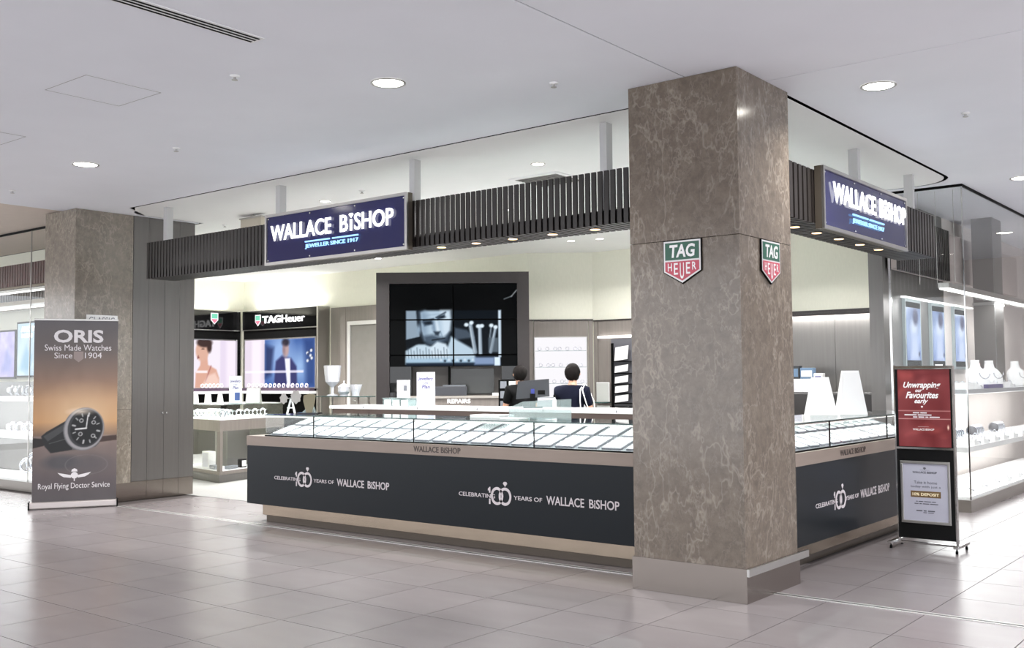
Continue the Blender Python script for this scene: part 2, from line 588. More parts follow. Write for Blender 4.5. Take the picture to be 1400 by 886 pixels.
# ---- floor: slab, separately laid tiles
floor = structure(box('floor', -26, 7, -4.9, 24, -0.15, -0.007, M_GROUT))
TP, TX, TY = 0.65, -4.06, 4.29
def proj_area(x, y):
    pts = []
    for dx, dy in ((0, 0), (TP, 0), (TP, TP), (0, TP)):
        d = Vector((x + dx, y + dy, -CAMH)); z = d.dot(_f)
        if z < 0.5:
            return 0
        pts.append((700 + FPX * d.dot(_r) / z, 443 - FPX * d.dot(_u) / z))
    if all(p[0] < 0 or p[0] > 1400 or p[1] > 886 for p in pts):
        return 0
    return abs(sum(pts[i][0] * pts[(i + 1) % 4][1] - pts[(i + 1) % 4][0] * pts[i][1] for i in range(4))) / 2
cells = []
for i in range(-30, 17):
    for j in range(-14, 26):
        x, y = TX + i * TP, TY + j * TP
        if x > -3.5 and y < 22 or y < 8.15:
            if x < -12.2 and y > 6.8:
                continue
            cells.append((proj_area(x, y), x, y))
cells.sort(reverse=True)
g = 0.003
tile0 = None
for a, x, y in cells[:300]:
    if a < 40:
        break
    if tile0 is None:
        tile0 = MB().box(g, TP - g, g, TP - g, -0.007, 0.0).build('floor_tile', M_TILE, floor)
        t = tile0
    else:
        t = tile0.copy(); COL.objects.link(t); t.parent = floor
    t.location = (x, y, 0)
    cells[cells.index((a, x, y))] = None
rest = MB()
for c in cells:
    if c:
        rest.box(c[1] + g, c[1] + TP - g, c[2] + g, c[2] + TP - g, -0.007, 0.0)
stuff(rest.build('floor_tiles', M_TILE, floor))
carpet = structure(box('floor', -19.2, -3.55, 8.155, 15.0, -0.006, 0.004, M_CARPET))
tr1 = setting('trim_1', (-3, 6.93, 0))
box('steel_rail', -12.17, 6.0, 6.893, 6.909, -0.006, 0.004, mat('rail_steel', (226, 224, 222), 0.38, 0.7), tr1)
box('steel_rail', -12.17, 6.0, 6.943, 6.959, -0.006, 0.004, mat('rail_steel', (226, 224, 222), 0.38, 0.7), tr1)
box('slot', -12.17, 6.0, 6.9095, 6.9425, -0.006, 0.0015, mat('slot_dark', (22, 21, 21), 0.5), tr1)

# ---- ceiling
ceiling = setting('ceiling', (0, 0, ZC))
def slab(pts, m, name='ceiling_panel', z=ZC, t=0.006):
    return prism(name, pts, z, z + t, m, ceiling)
GY, GX, GW = 6.983, -3.219, 0.045
def arc(cx, cy, r, a0, a1, n=10):
    return [(cx + r * math.cos(math.radians(a0 + (a1 - a0) * k / n)), cy + r * math.sin(math.radians(a0 + (a1 - a0) * k / n))) for k in range(n + 1)]
def ring_poly(e):
    """outline of the inner (shop) ceiling, shrunk by e"""
    p = [(-11.62, GY + e)]
    p += [(GX - e - 0.02, GY + e), (GX - e, GY + e + 0.02)]
    p += arc(GX - 0.45, 11.62, 0.45 - e, 0, 90)
    p += [(-4.3 - e, 12.07 - e), (-4.3 - e, 15.2), (-19.3, 15.2), (-19.3, 8.3 + e), (-12.12 + e, 8.3 + e), (-12.12 + e, 7.44)]
    p += arc(-11.8, 7.44, 0.32 - e, 180, 232, 6) + arc(-11.62, GY + e + 0.1, 0.1, 215, 270, 4)[:-1]
    return p
slab(ring_poly(GW / 2), M_CEILIN)
slab([(-12.55, -4.9), (-3.582, -4.9), (-3.582, GY - GW / 2), (-12.55, GY - GW / 2)], M_CEIL)
slab([(-3.570, -4.9), (7, -4.9), (7, 6.968), (-3.570, 6.968)], M_CEIL)
slab([(GX + GW / 2, 6.978), (7, 6.978), (7, 24), (GX + GW / 2, 24)], M_CEIL)
slab(arc(GX - 0.45, 11.62, 0.45 + GW / 2, 90, 0)[:] + [(GX + GW / 2 - 0.001, 24), (-4.3 + GW / 2, 24), (-4.3 + GW / 2, 12.07 + GW / 2)], M_CEIL)
slab([(-12.55, GY - GW / 2), (-11.7, GY - GW / 2), (-11.98, 7.3), (-12.14, 7.5), (-12.14, 8.28), (-12.55, 8.28)], M_CEIL)
slab([(-26, -4.9), (-12.56, -4.9), (-12.56, 8.28), (-26, 8.28)], M_BEIGE, z=ZC + 0.012)
box('ceiling_void', -26, 7, -4.9, 24, ZC + 0.08, ZC + 0.1, M_VOID, ceiling)
# service hatches: thin grey strips laid on the ceiling to draw the shadow gaps
for hx0, hx1, hy0, hy1 in ((-7.386, -6.80, 3.70, 4.298), (-9.52, -8.94, 3.72, 4.318)):
    h = MB(); w = 0.004
    h.box(hx0, hx1, hy0, hy0 + w, ZC - 0.002, ZC + 0.001).box(hx0, hx1, hy1 - w, hy1, ZC - 0.002, ZC + 0.001)
    h.box(hx0, hx0 + w, hy0 + w, hy1 - w, ZC - 0.002, ZC + 0.001).box(hx1 - w, hx1, hy0 + w, hy1 - w, ZC - 0.002, ZC + 0.001)
    h.build('hatch_gap', M_HATCH, ceiling)

# ---- shop walls
YB, YR = 14.0, 14.7
wall_left = structure(box('wall_left', -19.0, -18.8, 8.2, 14.2, 0, ZC, M_CREAM))
wall_back = structure(box('wall_back', -18.8, -10.83, YB, YB + 0.15, 0, ZC, M_CREAM))
pA, pB = HD * 17.7 + RH * 0.27, HD * 17.7 + RH * 1.405
FW = FD(17.7)
wall_diag = structure(prism('wall_diagonal', [(pA.x, pA.y), (pB.x, pB.y), (pB.x - 0.1, pB.y + 0.15), (pA.x - 0.1, pA.y + 0.15)], 0, ZC, M_CREAM))
wall_right = structure(box('wall_right', pB.x, -4.15, YR, YR + 0.15, 0, ZC, M_CREAM))
# grey oak lower panelling
def panelling(name, fr, x0, x1, z0, z1, joints, top=True):
    o = setting(name, fr.p(x0, 0, 0))
    e = [x0] + joints + [x1]
    for a, b in zip(e[:-1], e[1:]):
        box('wall_panel', a + 0.004, b - 0.004, z0, z1, 0.002, 0.03, M_WOOD, o, fr)
    if top:
        box('picture_rail', x0, x1, z1, z1 + 0.02, 0.002, 0.045, M_WOODD, o, fr)
    return o
panelling('trim_2', FW, 0.27, 1.40, 0.0, 2.53, [0.37, 1.32])
panelling('trim_3', F1(YR), pB.x + 0.03, -6.45, 0.0, 2.51, [pB.x + 0.12, -9.0, -8.2, -7.3])
panelling('trim_4', F1(YB), -15.9, -12.0, 0.0, 3.0, [-15.45, -14.2, -13.2], False)
# wall between shop and the glass showcase on the right
structure(box('wall_side', -4.30, -4.13, 12.25, 14.7, 0, ZC - 0.001, M_PANEL))

# metal-clad feature wall, washed from above
fw = setting('trim_5', (-6.3, YR, 0))
for k in range(3):
    box('wall_panel', -6.42 + k * 0.76, -6.42 + k * 0.76 + 0.755, 0.4, 2.45, 0.002, 0.028, M_PANEL, fw, F1(YR))
box('picture_rail', -6.44, -4.15, 2.47, 2.51, 0.002, 0.10, M_WOODD, fw, F1(YR))
box('led_strip', -6.38, -4.2, 2.462, 2.47, 0.05, 0.09, M_LED, fw, F1(YR))
box('rail_lip', -6.44, -4.15, 2.43, 2.4695, 0.092, 0.10, M_WOODD, fw, F1(YR))
area('feature_wall_light', (-5.3, YR - 0.075, 2.455), 2.1, 0.02, 30, (1, 0.98, 0.95), (math.radians(-8), 0, 0))

# ---- door in the back wall
dr = setting('door_1', (-14.85, YB, 0))
fb = F1(YB)
box('door_leaf', -15.28, -14.42, 0.01, 2.62, 0.032, 0.05, mat('door_grey', (134, 131, 128), 0.35, 0.3, var=0.04), dr, fb)
d_f = MB()
d_f.box(-15.36, -15.285, 0, 2.70, 0.032, 0.075, fb).box(-14.415, -14.33, 0, 2.70, 0.032, 0.075, fb).box(-15.285, -14.415, 2.625, 2.70, 0.032, 0.075, fb)
d_f.build('door_frame', mat('door_frame_white', (205, 203, 200), 0.4), dr)
hn = MB().lathe([(0.03, 0.05), (0.03, 0.06), (0.012, 0.065), (0.012, 0.10)], 12, Fr(fb.p(-15.18, 1.12), (1, 0, 0), (0, 0, 1), (0, -1, 0)))
hn.tube([fb.p(-15.18, 1.12, 0.095), fb.p(-15.06, 1.12, 0.095)], 0.01)
hn.build('door_handle', M_CHROME, dr, True)

# ================================================================== COLUMNS
def marble_column(label, x0, x1, y0, y1, m, joints, name='marble_column'):
    t = thing(name, label, 'column', ((x0 + x1) / 2, (y0 + y1) / 2, 0))
    zs = [0.232] + joints + [ZC - 0.001]
    box('core', x0 + 0.03, x1 - 0.03, y0 + 0.03, y1 - 0.03, 0, ZC - 0.001, M_BLACKM, t)
    for a, b in zip(zs[:-1], zs[1:]):
        box('stone_panel', x0, x1, y0, y0 + 0.029, a + 0.0015, b - 0.0015, m, t, bevel=0.002)
        box('stone_panel', x0, x1, y1 - 0.029, y1, a + 0.0015, b - 0.0015, m, t, bevel=0.002)
        box('stone_panel', x1 - 0.029, x1, y0 + 0.0295, y1 - 0.0295, a + 0.0015, b - 0.0015, m, t, bevel=0.002)
        box('stone_panel', x0, x0 + 0.029, y0 + 0.0295, y1 - 0.0295, a + 0.0015, b - 0.0015, m, t, bevel=0.002)
    sk = MB()
    sk.prism([(x0 - 0.012, y0 - 0.012), (x1 + 0.012, y0 - 0.012), (x1 + 0.012, y1 + 0.012), (x0 - 0.012, y1 + 0.012)], 0.001, 0.235)
    sk.build('skirting', M_STEEL, t)
    return t
CX0, CX1, CY0, CY1 = -4.05, -3.163, 6.488, 7.353
col = marble_column('tall brown marble column with emblem badges at the corner of the counter', CX0, CX1, CY0, CY1, M_MARB, [2.534])
# steel bumper rail round the column sides, running back past the stone
br = MB()
br.box(CX1 + 0.0121, CX1 + 0.03, CY0 - 0.012, CY1 + 0.14, 0.185, 0.236)
br.box(CX0 - 0.11, CX0 - 0.013, CY0 + 0.42, CY0 + 0.47, 0.185, 0.236)
br.build('bumper_rail', M_ALU, col)

def badge(fr, cx, top, w, h, parent, who):
    """shield emblem: green upper half, red lower half, silver letters"""
    def shield(g):
        return [(cx - w / 2 + g, top - g), (cx - w / 2 + g, top - h * 0.72 + g * 0.4), (cx, top - h + g * 1.2), (cx + w / 2 - g, top - h * 0.72 + g * 0.4), (cx + w / 2 - g, top - g)]
    b = prism('emblem_badge', shield(0), 0.001, 0.012, M_BLACKM, parent, fr)
    prism('silver_border', shield(0.007), 0.012, 0.0145, mat('badge_silver', (205, 203, 203), 0.35, 0.3), b, fr)
    dv = top - h * 0.47
    g = 0.019
    prism('green_field', [(cx - w / 2 + g, top - g), (cx - w / 2 + g, dv + 0.006), (cx + w / 2 - g, dv + 0.006), (cx + w / 2 - g, top - g)], 0.0145, 0.0165, mat('badge_green', (34, 84, 66), 0.3), b, fr)
    prism('red_field', [(cx - w / 2 + g, dv - 0.006), (cx - w / 2 + g, top - h * 0.72 + g * 0.4), (cx, top - h + g * 1.2), (cx + w / 2 - g, top - h * 0.72 + g * 0.4), (cx + w / 2 - g, dv - 0.006)], 0.0145, 0.0165, mat('badge_red', (178, 66, 84), 0.3), b, fr)
    s = mat('badge_letter', (222, 220, 220), 0.3, 0.2)
    text('lettering', 'TAG', fr, cx - w * 0.32, cx + w * 0.34, dv + 0.022, top - 0.034, s, b, 0.0166, 0.002, bold=0.03, shear=0.1)
    ht = dv - 0.017
    for k, (ch, yb) in enumerate((('H', 0.42), ('E', 0.62), ('U', 0.86), ('E', 0.62), ('R', 0.42))):
        xx = cx + (k - 2) * w * 0.158
        text('lettering', ch, fr, xx - w * 0.052, xx + w * 0.052, ht - (h * 0.42) * yb, ht, s, b, 0.0166, 0.002, bold=0.01)
    return b
badge(F1(CY0), -3.607, 2.533, 0.312, 0.32, col, '')
badge(F2(CX1), 6.966, 2.533, 0.318, 0.32, col, '')

col2 = marble_column('grey-brown marble column behind the watch banner', -12.952, -12.188, 6.527, 7.318, M_MARB2, [1.18])
# panelled steel cabinet beside it
cab = thing('panelled_cabinet', 'tall grey metal panelled cupboard block next to the far marble column', 'cabinet', (-12.5, 7.8, 0))
KX = -12.188
box('carcass', -12.95, KX - 0.02, 7.322, 8.249, 0.0, ZC - 0.001, M_PANEL, cab)
fk = F2(KX - 0.02)
ys = [7.322, 7.545, 7.79, 8.02, 8.249]
for k, (a, b) in enumerate(zip(ys[:-1], ys[1:])):
    pnl = box('door_panel', a + 0.002, b - 0.002, 0.245, ZC - 0.003, 0.0, 0.02, M_PANEL, cab, fk)
    if k in (1, 2):
        yk = 7.762 if k == 1 else 7.822
        MB().lathe([(0.008, 0.02), (0.008, 0.03), (0.014, 0.034), (0.014, 0.044), (0.008, 0.048)], 12, Fr(fk.p(yk, 1.12), (0, 1, 0), (0, 0, 1), (1, 0, 0))).build('knob', M_CHROME, pnl, True)
    box('kick_plate', a + 0.002, b - 0.002, 0.001, 0.241, 0.0, 0.02, M_STEEL, cab, fk)

# notice holder on the far column, behind the banner
nh = thing('notice_holder', 'small white notice holder fixed to the column behind the banner top', 'notice', (-12.18, 6.85, 2.2))
fn = F2(-12.186)
box('backing', 6.68, 7.10, 2.05, 2.385, 0.001, 0.012, M_WHITE, nh, fn)
text('lettering', 'CLASSIC', fn, 6.71, 7.06, 2.27, 2.36, mat('notice_grey', (120, 122, 130), 0.5), nh, 0.0122, 0.001)

# ================================================================== SLATTED FASCIAS
FT, FBZ = 3.262, 2.812
def fascia(label, along_x, a0, a1, face, depth, pitch, skip, posts, lamps, loc):
    """slatted canopy; a runs along the shopfront, b goes from face into the shop"""
    t = thing('slatted_fascia', label, 'fascia', loc)
    def B(n, a_0, a_1, b0, b1, z0, z1, m, par=t):
        if along_x:
            return box(n, a_0, a_1, face + b0, face + b1, z0, z1, m, par)
        return box(n, face - b1, face - b0, a_0, a_1, z0, z1, m, par)
    sw = pitch * 0.66
    n = int((a1 - a0) / pitch)
    first = None
    for k in range(n + 1):
        a = a0 + k * pitch
        if skip[0] < a < skip[1]:
            continue
        if first is None:
            mb = MB()
            prof = [(0, FBZ), (depth, FBZ), (depth, FBZ + 0.028), (0.02, FBZ + 0.028), (0.02, FT), (0, FT)]
            if along_x:
                fr = Fr((0, face, 0), (0, 1, 0), (0, 0, 1), (1, 0, 0))
            else:
                fr = Fr((face, 0, 0), (-1, 0, 0), (0, 0, 1), (0, 1, 0))
            mb.prism(prof, a, a + sw, fr)
            first = (mb.build('slat', M_SLAT, t), a)
        else:
            d = a - first[1]
            share(first[0], t, (d, 0, 0) if along_x else (0, d, 0))
    B('lower_beam', a0 + 0.01, a1, 0.045, 0.10, FBZ + 0.03, FBZ + 0.125, M_SLATIN)
    B('rear_beam', a0 + 0.01, a1, depth - 0.06, depth, FBZ + 0.03, FBZ + 0.10, M_SLATIN)
    for p in posts:
        B('hanger_post', p - 0.035, p + 0.035, depth / 2 - 0.045, depth / 2 + 0.045, FBZ + 0.03, ZC - 0.002, mat('post_satin', (196, 196, 196), 0.35, 0.3))
    for l in lamps:
        if along_x:
            c = (l, face + 0.13)
        else:
            c = (face - 0.19, l)
        MB().lathe([(0.052, FBZ - 0.012), (0.052, FBZ + 0.0)], 16, W, *c).build('lamp_rim', M_CHROME, t)
        MB().lathe([(0.042, FBZ - 0.014), (0.042, FBZ - 0.0125)], 16, W, *c).build('lamp_lens', M_WARM, t)
    return t
fascia('long dark slatted canopy band hanging above the front counter', True, -11.45, -3.75, 7.06, 0.40, 0.0635,
       (0, 0), (-11.30, -9.095, -7.019, -4.76), (-6.603, -6.165, -5.73, -5.283, -4.835), (-7.5, 7.26, FBZ))
fascia('shorter dark slatted canopy band above the side counter', False, 7.40, 11.50, -3.30, 0.40, 0.0915,
       (0, 0), (9.664, 11.3), (8.20, 8.673, 9.194, 9.735, 10.252), (-3.5, 9.5, FBZ))

# ---- illuminated signs
def shop_sign(label, fr, x0, x1, z0, z1, L, loc):
    t = thing('illuminated_sign', label, 'sign', loc)
    box('sign_box', x0, x1, z0, z1, -0.058, 0.0, mat('sign_box_bronze', (96, 88, 78), 0.4, 0.6), t, fr)
    box('face_panel', x0 + 0.03, x1 - 0.03, z0 + 0.03, z1 - 0.03, 0.0005, 0.008, M_SIGN, t, fr)
    for a, b, c, d in ((x0, x1, z1 - 0.03, z1), (x0, x1, z0, z0 + 0.03), (x0, x0 + 0.03, z0 + 0.03, z1 - 0.03), (x1 - 0.03, x1, z0 + 0.03, z1 - 0.03)):
        box('frame_rail', a, b, c, d, 0.0005, 0.022, M_ALU, t, fr)
    for i in range(4):
        for zz in (z0 + 0.05, z1 - 0.05):
            xx = x0 + 0.05 + (x1 - x0 - 0.1) * i / 3
            MB().lathe([(0.010, 0.008), (0.010, 0.014), (0.006, 0.018)], 10, Fr(fr.p(xx, zz), fr.x, fr.y, fr.z)).build('screw_cap', M_CHROME, t, True)
    (wx0, ex1, bx0, px1, wz0, wz1, ux0, ux1, uz, jz0, jz1) = L
    text('lettering', 'WALLACE', fr, wx0, ex1, wz0, wz1, M_LETTER, t, 0.022, 0.010, bold=0.012)
    text('lettering', 'B', fr, bx0, bx0 + (px1 - bx0) * 0.15, wz0, wz1, M_LETTER, t, 0.022, 0.010, bold=0.012)
    xi = bx0 + (px1 - bx0) * 0.215
    box('lettering', xi - 0.014, xi + 0.014, wz0, wz0 + (wz1 - wz0) * 0.68, 0.022, 0.032, M_LETTER, t, fr)
    yt = wz0 + (wz1 - wz0) * 0.76
    prism('diamond_dot', [(xi, yt), (xi + 0.03, yt + 0.033), (xi + 0.018, yt + 0.046), (xi - 0.018, yt + 0.046), (xi - 0.03, yt + 0.033)], 0.022, 0.032, M_LETTER, t, fr)
    text('lettering', 'SHOP', fr, bx0 + (px1 - bx0) * 0.28, px1, wz0, wz1, M_LETTER, t, 0.022, 0.010, bold=0.012)
    um = (ux0 + ux1) / 2
    box('underline_bar', ux0, um - 0.02, uz - 0.007, uz + 0.007, 0.02, 0.03, M_LETTERB, t, fr)
    box('underline_bar', um + 0.02, ux1, uz - 0.007, uz + 0.007, 0.02, 0.03, M_LETTERB, t, fr)
    text('lettering', 'JEWELLER SINCE 1917', fr, ux0, ux1, jz0, jz1, M_LETTERB, t, 0.02, 0.008, bold=0.015)
    return t
shop_sign('navy lit shop sign on the long canopy left of the column', F1(6.97), -8.98, -6.83, 2.782, 3.332,
          (-8.868, -7.90, -7.765, -7.004, 3.033, 3.203, -8.305, -7.50, 2.983, 2.905, 2.957), (-7.9, 7.0, 2.8))
shop_sign('navy lit shop sign on the side canopy right of the column', F2(-3.235), 8.16, 10.30, 2.765, 3.29,
          (8.36, 9.38, 9.49, 10.23, 3.01, 3.182, 8.80, 9.60, 2.953, 2.872, 2.922), (-3.25, 9.2, 2.8))

# ================================================================== COUNTERS
BZ0, BZ1, GZ = 0.835, 0.938, 1.172
def hundred(fr, x, zc, k, m, parent):
    """the interlocked 100 with a ring and stone above the last nought"""
    h = 0.150 * k
    prism('anniversary_mark', [(x + 0.004 * k, zc + 0.058 * k), (x + 0.004 * k, zc + 0.042 * k), (x + 0.016 * k, zc + 0.046 * k), (x + 0.016 * k, zc + 0.024 * k), (x + 0.032 * k, zc + 0.024 * k), (x + 0.032 * k, zc + h / 2), (x + 0.022 * k, zc + h / 2)], 0.0005, 0.003, m, parent, fr)
    prism('anniversary_mark', [(x + 0.016 * k, zc - h / 2), (x + 0.032 * k, zc - h / 2), (x + 0.032 * k, zc - 0.028 * k), (x + 0.016 * k, zc - 0.028 * k)], 0.0005, 0.003, m, parent, fr)
    for cx_ in (0.11, 0.20):
        f2 = Fr(fr.p(x + cx_ * k, zc, 0.0015), fr.x, fr.y, fr.z)
        mb = MB()
        n = 28
        ro, ri = 0.075 * k, 0.052 * k
        for i in range(n):
            a = 2 * math.pi * i / n
            for r_ in (ro, ri):
                for z_ in (0, 0.003):
                    mb.v.append(f2.p(r_ * 0.95 * math.cos(a), r_ * 1.05 * math.sin(a), z_))
        for i in range(n):
            a, b = 4 * i, 4 * ((i + 1) % n)
            mb.f += [(a, b, b + 1, a + 1), (a + 2, a + 3, b + 3, b + 2), (a + 1, b + 1, b + 3, a + 3), (a, a + 2, b + 2, b)]
        mb.build('anniversary_mark', m, parent)
    xd, zd = x + 0.20 * k, zc + 0.085 * k
    prism('anniversary_mark', [(xd, zd), (xd + 0.024 * k, zd + 0.028 * k), (xd + 0.014 * k, zd + 0.043 * k), (xd - 0.014 * k, zd + 0.043 * k), (xd - 0.024 * k, zd + 0.028 * k)], 0.0005, 0.003, m, parent, fr)

def slogan(fr, xs, zc, parent, k=1.0, m=M_PRINTS):
    c0, h0, y0, w0, w1 = xs
    text('lettering', 'CELEBRATING', fr, c0, h0 + 0.085 * k, zc - 0.02 * k, zc + 0.016 * k, m, parent, 0.001, 0.002, bold=0.008)
    hundred(fr, h0, zc + 0.003, k, m, parent)
    text('lettering', 'YEARS OF', fr, y0, w0 - 0.045, zc - 0.018 * k, zc + 0.018 * k, m, parent, 0.001, 0.002, bold=0.008)
    wb = w0 + (w1 - w0) * 0.62
    text('lettering', 'WALLACE', fr, w0, w0 + (w1 - w0) * 0.53, zc - 0.033 * k, zc + 0.041 * k, m, parent, 0.001, 0.002, bold=0.012)
    text('lettering', 'BiSHOP', fr, w0 + (w1 - w0) * 0.60, w1, zc - 0.033 * k, zc + 0.041 * k, m, parent, 0.001, 0.002, bold=0.012)

def counter(label, fr, x0, x1, glass0, joints, glass1, depth, loc, side='L'):
    """fr: x along the front, z out of the front towards the customer (so -z goes into the shop)"""
    t = thing('display_counter', label, 'counter', loc)
    box('plinth', x0 + 0.13, x1 - 0.02, 0.075, 0.20, -0.72, -0.11, M_PLINTH, t, fr, bevel=0.004)
    box('plinth_foot', x0 + 0.15, x1 - 0.02, 0.001, 0.0745, -0.72, -0.15, mat('plinth_foot_bronze', (92, 84, 76), 0.3, 0.7), t, fr)
    box('carcass', x0 + 0.015, x1, 0.2, 0.925, -0.75, -0.021, M_WOODD, t, fr)
    box('front_panel', x0, x1, 0.205, BZ0 - 0.001, -0.02, 0.0, M_NAVY, t, fr)
    box('band', x0 - 0.004, x1, BZ0, BZ1, -0.76, 0.006, M_BAND, t, fr)
    prism('sloping_deck', [(-0.048, BZ1 + 0.001), (-depth, BZ1 + 0.001), (-depth, BZ1 + 0.012 + 0.175), (-0.048, BZ1 + 0.010)], glass0 + 0.012, glass1 - 0.002, mat('deck_grey', (92, 96, 104), 0.5), t, Fr(fr.o, fr.z, fr.y, fr.x))
    box('glass_channel', glass0 - 0.004, glass1, BZ1, BZ1 + 0.012, -0.044, -0.028, M_BLACKM, t, fr)
    e = [glass0] + joints + [glass1]
    for a, b in zip(e[:-1], e[1:]):
        box('glass_pane', a + 0.002, b - 0.002, BZ1 + 0.012, GZ - 0.01, -0.040, -0.032, M_GLASS, t, fr)
        box('top_pane', a + 0.001, b - 0.001, GZ - 0.0095, GZ, -depth - 0.02, -0.025, M_GLASSG, t, fr)
        box('top_edge', a + 0.001, b - 0.001, GZ - 0.0095, GZ, -0.0249, -0.023, M_GEDGE, t, fr)
    for j in joints:
        box('pane_joint', j - 0.0028, j + 0.0028, BZ1 + 0.012, GZ - 0.01, -0.0425, -0.0301, M_BLACKM, t, fr)
    box('glass_pane', glass0, glass0 + 0.008, BZ1, GZ - 0.01, -depth, -0.041, M_GLASS, t, fr) if side == 'L' else \
        box('glass_pane', glass1 - 0.008, glass1, BZ1 + 0.007, GZ - 0.01, -depth, -0.045, M_GLASS, t, fr)
    box('rear_door', glass0 + 0.012, glass1 - 0.012, BZ1 + 0.007, GZ - 0.01, -depth - 0.015, -depth - 0.004, M_WHITEM, t, fr)
    box('led_profile', glass0 + 0.02, glass1 - 0.02, GZ - 0.022, GZ - 0.012, -0.058, -0.044, M_ALU, t, fr)
    box('led_strip', glass0 + 0.03, glass1 - 0.03, GZ - 0.025, GZ - 0.0225, -0.056, -0.046, M_LED, t, fr)
    return t
f1c = F1(7.0)
c1 = counter('long navy jewellery counter with glass display top facing the mall', f1c, -9.33, -4.068, -9.06, [-8.27, -6.83, -5.39], -4.07, 0.70, (-6.3, 7.0, 0))
slogan(f1c, (-8.86, -8.52, -8.225, -7.868, -7.122), 0.508, c1)
slogan(f1c, (-6.226, -5.885, -5.59, -5.235, -4.504), 0.508, c1)
f1b = F1(6.994)
MB_DK = mat('bronze_letter', (58, 48, 44), 0.4)
text('lettering', 'WALLACE', f1b, -6.79, -6.47, 0.862, 0.916, MB_DK, c1, 0.001, 0.002, bold=0.012)
text('lettering', 'BiSHOP', f1b, -6.44, -6.20, 0.862, 0.916, MB_DK, c1, 0.001, 0.002, bold=0.012)
f2c = F2(-3.30)
c2 = counter('navy jewellery counter with glass display top on the side behind the column', f2c, 7.372, 10.95, 7.375, [8.47, 9.9], 10.93, 0.70, (-3.6, 9.0, 0), side='R')
slogan(f2c, (8.045, 8.43, 8.70, 9.055, 9.815), 0.492, c2)
f2b = F2(-3.294)
text('lettering', 'WALLACE', f2b, 8.585, 8.90, 0.862, 0.912, MB_DK, c2, 0.001, 0.002, bold=0.012)
text('lettering', 'BiSHOP', f2b, 8.93, 9.195, 0.862, 0.912, MB_DK, c2, 0.001, 0.002, bold=0.012)
area('counter_led_1', (-6.2, 7.07, 1.145), 5.5, 0.02, 7, (1, 0.99, 0.97), (math.radians(32), 0, 0))
area('counter_led_2', (-3.37, 9.0, 1.145), 0.02, 3.7, 5, (1, 0.99, 0.97), (0, math.radians(32), 0))

# ---- jewellery trays in the counters
def make_tray(label, group, w=0.188, d=0.275):
    t = thing('jewellery_tray', label, 'tray', (0, 0, 0), 0, group)
    mb = MB().box(-w / 2, w / 2, -d / 2, d / 2, 0.0, 0.012)
    mb.build('tray_base', M_TRAYRIM, t)
    pad = MB()
    pad.prism([(-d / 2 + 0.008, 0.0122), (d / 2 - 0.008, 0.0122), (d / 2 - 0.008, 0.018), (-d / 2 + 0.008, 0.018)], -w / 2 + 0.008, w / 2 - 0.008, Fr((0, 0, 0), (0, 1, 0), (0, 0, 1), (1, 0, 0)))
    pad.build('velvet_pad', M_TRAY, t)
    jw = MB()
    for r_ in range(3):
        for c_ in range(5):
            x = (-2 + c_) * w * 0.17; y = (-1 + r_) * d * 0.28
            z = 0.018
            jw.torus(0.009, 0.0022, Fr((x, y, z + 0.009), (1, 0, 0), (0, 0.3, 1)), 8, 4)
    stuff(jw.build('rings', M_JEWEL, t))
    return t
def tray_rows(proto, rowpts, rot):
    for k, p in enumerate(rowpts):
        mtx = Matrix.Translation(Vector(p)) @ Matrix.Rotation(rot, 4, 'Z') @ Matrix.Rotation(TRAY_TILT, 4, 'X')
        (proto if k == 0 else dup(proto, p, rot)).matrix_basis = mtx
TRAY_TILT = math.atan2(0.175, 0.64)
zt = BZ1 + 0.012
DS = 0.175 / 0.64
xs = [-8.90 + k * 0.2375 for k in range(21)]
tray_rows(make_tray('white velvet ring tray in the front row of the long counter', 'front row trays, long counter'), [(x, 7.205, zt + (7.205 - 7.05) * DS) for x in xs], 0)
tray_rows(make_tray('white velvet ring tray in the back row of the long counter', 'back row trays, long counter'), [(x, 7.515, zt + (7.515 - 7.05) * DS) for x in xs], 0)
ys_ = [7.3 + k * 0.2375 for k in range(15)]
tray_rows(make_tray('white velvet ring tray in the front row of the side counter', 'front row trays, side counter'), [(-3.505, y, zt + 0.155 * DS) for y in ys_ if y > 7.5], math.pi / 2)
tray_rows(make_tray('white velvet ring tray in the back row of the side counter', 'back row trays, side counter'), [(-3.815, y, zt + 0.465 * DS) for y in ys_ if y > 7.5], math.pi / 2)

# ================================================================== CEILING FITTINGS
def downlight(label, x, y, r, power, group, color=(1, 0.985, 0.97)):
    t = thing('downlight', label, 'downlight', (x, y, ZC), 0, group)
    mb = MB()
    n = 28
    for i in range(n):
        a = 2 * math.pi * i / n
        for rr, z in ((r, ZC - 0.001), (r, ZC - 0.007), (r * 0.9, ZC - 0.010), (r * 0.84, ZC - 0.004)):
            mb.v.append(Vector((x + rr * math.cos(a), y + rr * math.sin(a), z)))
    for i in range(n):
        for j in range(3):
            a, b = i * 4 + j, ((i + 1) % n) * 4 + j
            mb.f.append((a, b, b + 1, a + 1))
    mb.build('trim_ring', M_ALU, t, True)
    MB().lathe([(r * 0.84, ZC - 0.004), (r * 0.84, ZC - 0.0035)], 28, W, x, y).build('lens', M_LEDB, t)
    if power > 0:
        area('downlight_lamp', (x, y, ZC - 0.015), r * 1.5, 0, power, color, disk=True, spread=140)
    return t
MALLP = 32
for lab, x, y in (('round mall downlight high in front of the long canopy sign', -5.31, 5.214),
                  ('round mall downlight nearest the column top on the right', -2.566, 7.631),
                  ('round mall downlight farthest left, near the far marble column', -9.643, 5.257),
                  ('round mall downlight at the right edge above the glass showcase', -2.582, 12.29),
                  ('round mall downlight of the corridor left of the watch banner', -14.0, 4.9)):
    downlight(lab, x, y, 0.13, MALLP, 'mall downlights')
